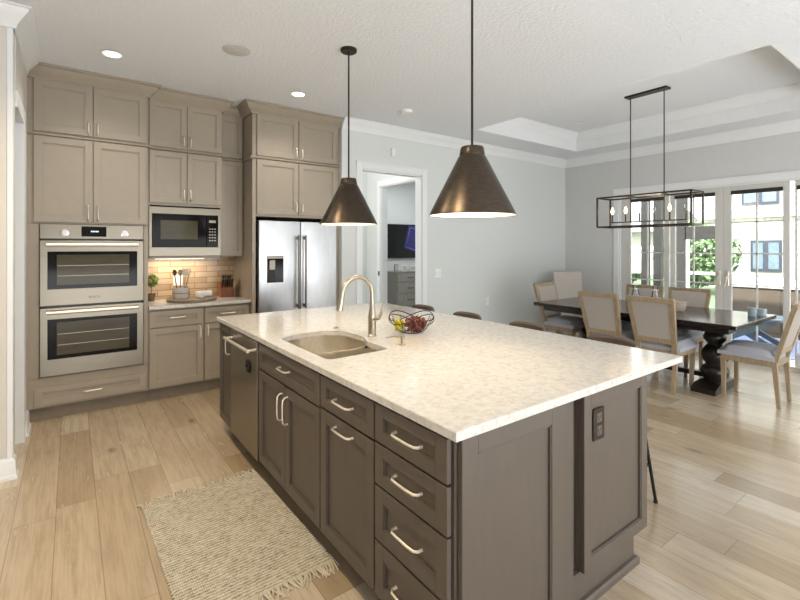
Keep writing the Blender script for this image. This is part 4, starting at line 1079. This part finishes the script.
m.rings([[(x, 4.5, z), (x, 5.0, z), (x+.03, 5.0, z-.03), (x+.03, 4.5, z-.03)] for x, z in P2]); m.build('seat_shell', M['tow'], o)
for yy in (4.52, 4.98): MB().tube([(9.80, yy, .95), (9.95, yy, .45), (10.25, yy, .30), (10.5, yy, .40), (10.3, yy, -.02)], .018, 8).build('leg', M['white'], o)
# neighbouring house
o = empty('neighbour_house', (21, 3, -.1), 'cream two storey house with grey framed windows behind the garden', 'house')
MB().box(20, 28, -8, 7.0, -.2, 7.4).build('house_wall', M['stucco'], o)
MB().prism([(-8.5, 7.4), (7.5, 7.4), (-.5, 9.6)], 19.5, 28.5, 'X').build('roof', M['rooft'], o)
def nwin(y0, y1, z0, z1, n=2):
    f_ = MB().box(19.95, 20.0, y0, y1, z0, z1).build('window', M['winframe'], o)
    g_ = MB(); d = (y1-y0)/n
    for k in range(n): g_.box(19.93, 19.96, y0+k*d+.08, y0+(k+1)*d-.08, z0+.09, z1-.09)
    g_.build('pane', M['winblue'], f_)
nwin(4.72, 5.82, 3.0, 3.75); nwin(4.65, 5.55, .60, 1.72); nwin(1.2, 2.4, .6, 1.7); nwin(1.2, 2.4, 3.0, 3.9)
MB().box(19.85, 20.0, -8, 7.0, 2.55, 2.62).build('wall_band', M['trim'], o)
o = empty('far_house', (26, 15, -.1), 'pale distant house with a grey roof seen through the left glass panel', 'house')
MB().box(26, 32, 11.5, 20, -.2, 2.4).build('house_wall', M['stucco'], o)
MB().prism([(25.4, 2.3), (32.6, 2.3), (29, 3.6)], 11, 20.5, 'Y').build('roof', M['rooft'], o)
def tree(x, y, R_, h, seed, label, nm='garden_tree'):
    rnd = random.Random(seed)
    o = empty(nm, (x, y, -.1), label, 'tree', 'green garden trees')
    MB().tube([(x, y, -.1), (x+.05, y, h*.4), (x, y+.05, h*.8)], [.11, .08, .04], 8).build('trunk', M['bark'], o)
    m = MB()
    for k in range(2600):
        v = Vector((rnd.gauss(0, 1), rnd.gauss(0, 1), rnd.gauss(0, 1))).normalized()*R_*rnd.uniform(.35, 1)**.6
        c_ = Vector((x, y, h))+Vector((v.x, v.y, v.z*.9)); s1 = rnd.uniform(.06, .13)
        a_ = Vector((rnd.uniform(-1, 1), rnd.uniform(-1, 1), rnd.uniform(-1, 1))).normalized()*s1; b_ = a_.orthogonal().normalized()*s1*.6
        m.bm.faces.new([m.bm.verts.new(p) for p in (c_-a_, c_+b_, c_+a_, c_-b_)])
    f_ = m.build('foliage', M['treeleaf'], o)
tree(17.0, 6.25, 1.25, 1.25, 11, 'round light green garden tree seen through the open screen frame')
tree(17.5, 9.2, 1.0, .8, 12, 'low green shrub tree seen through the left glass panel')
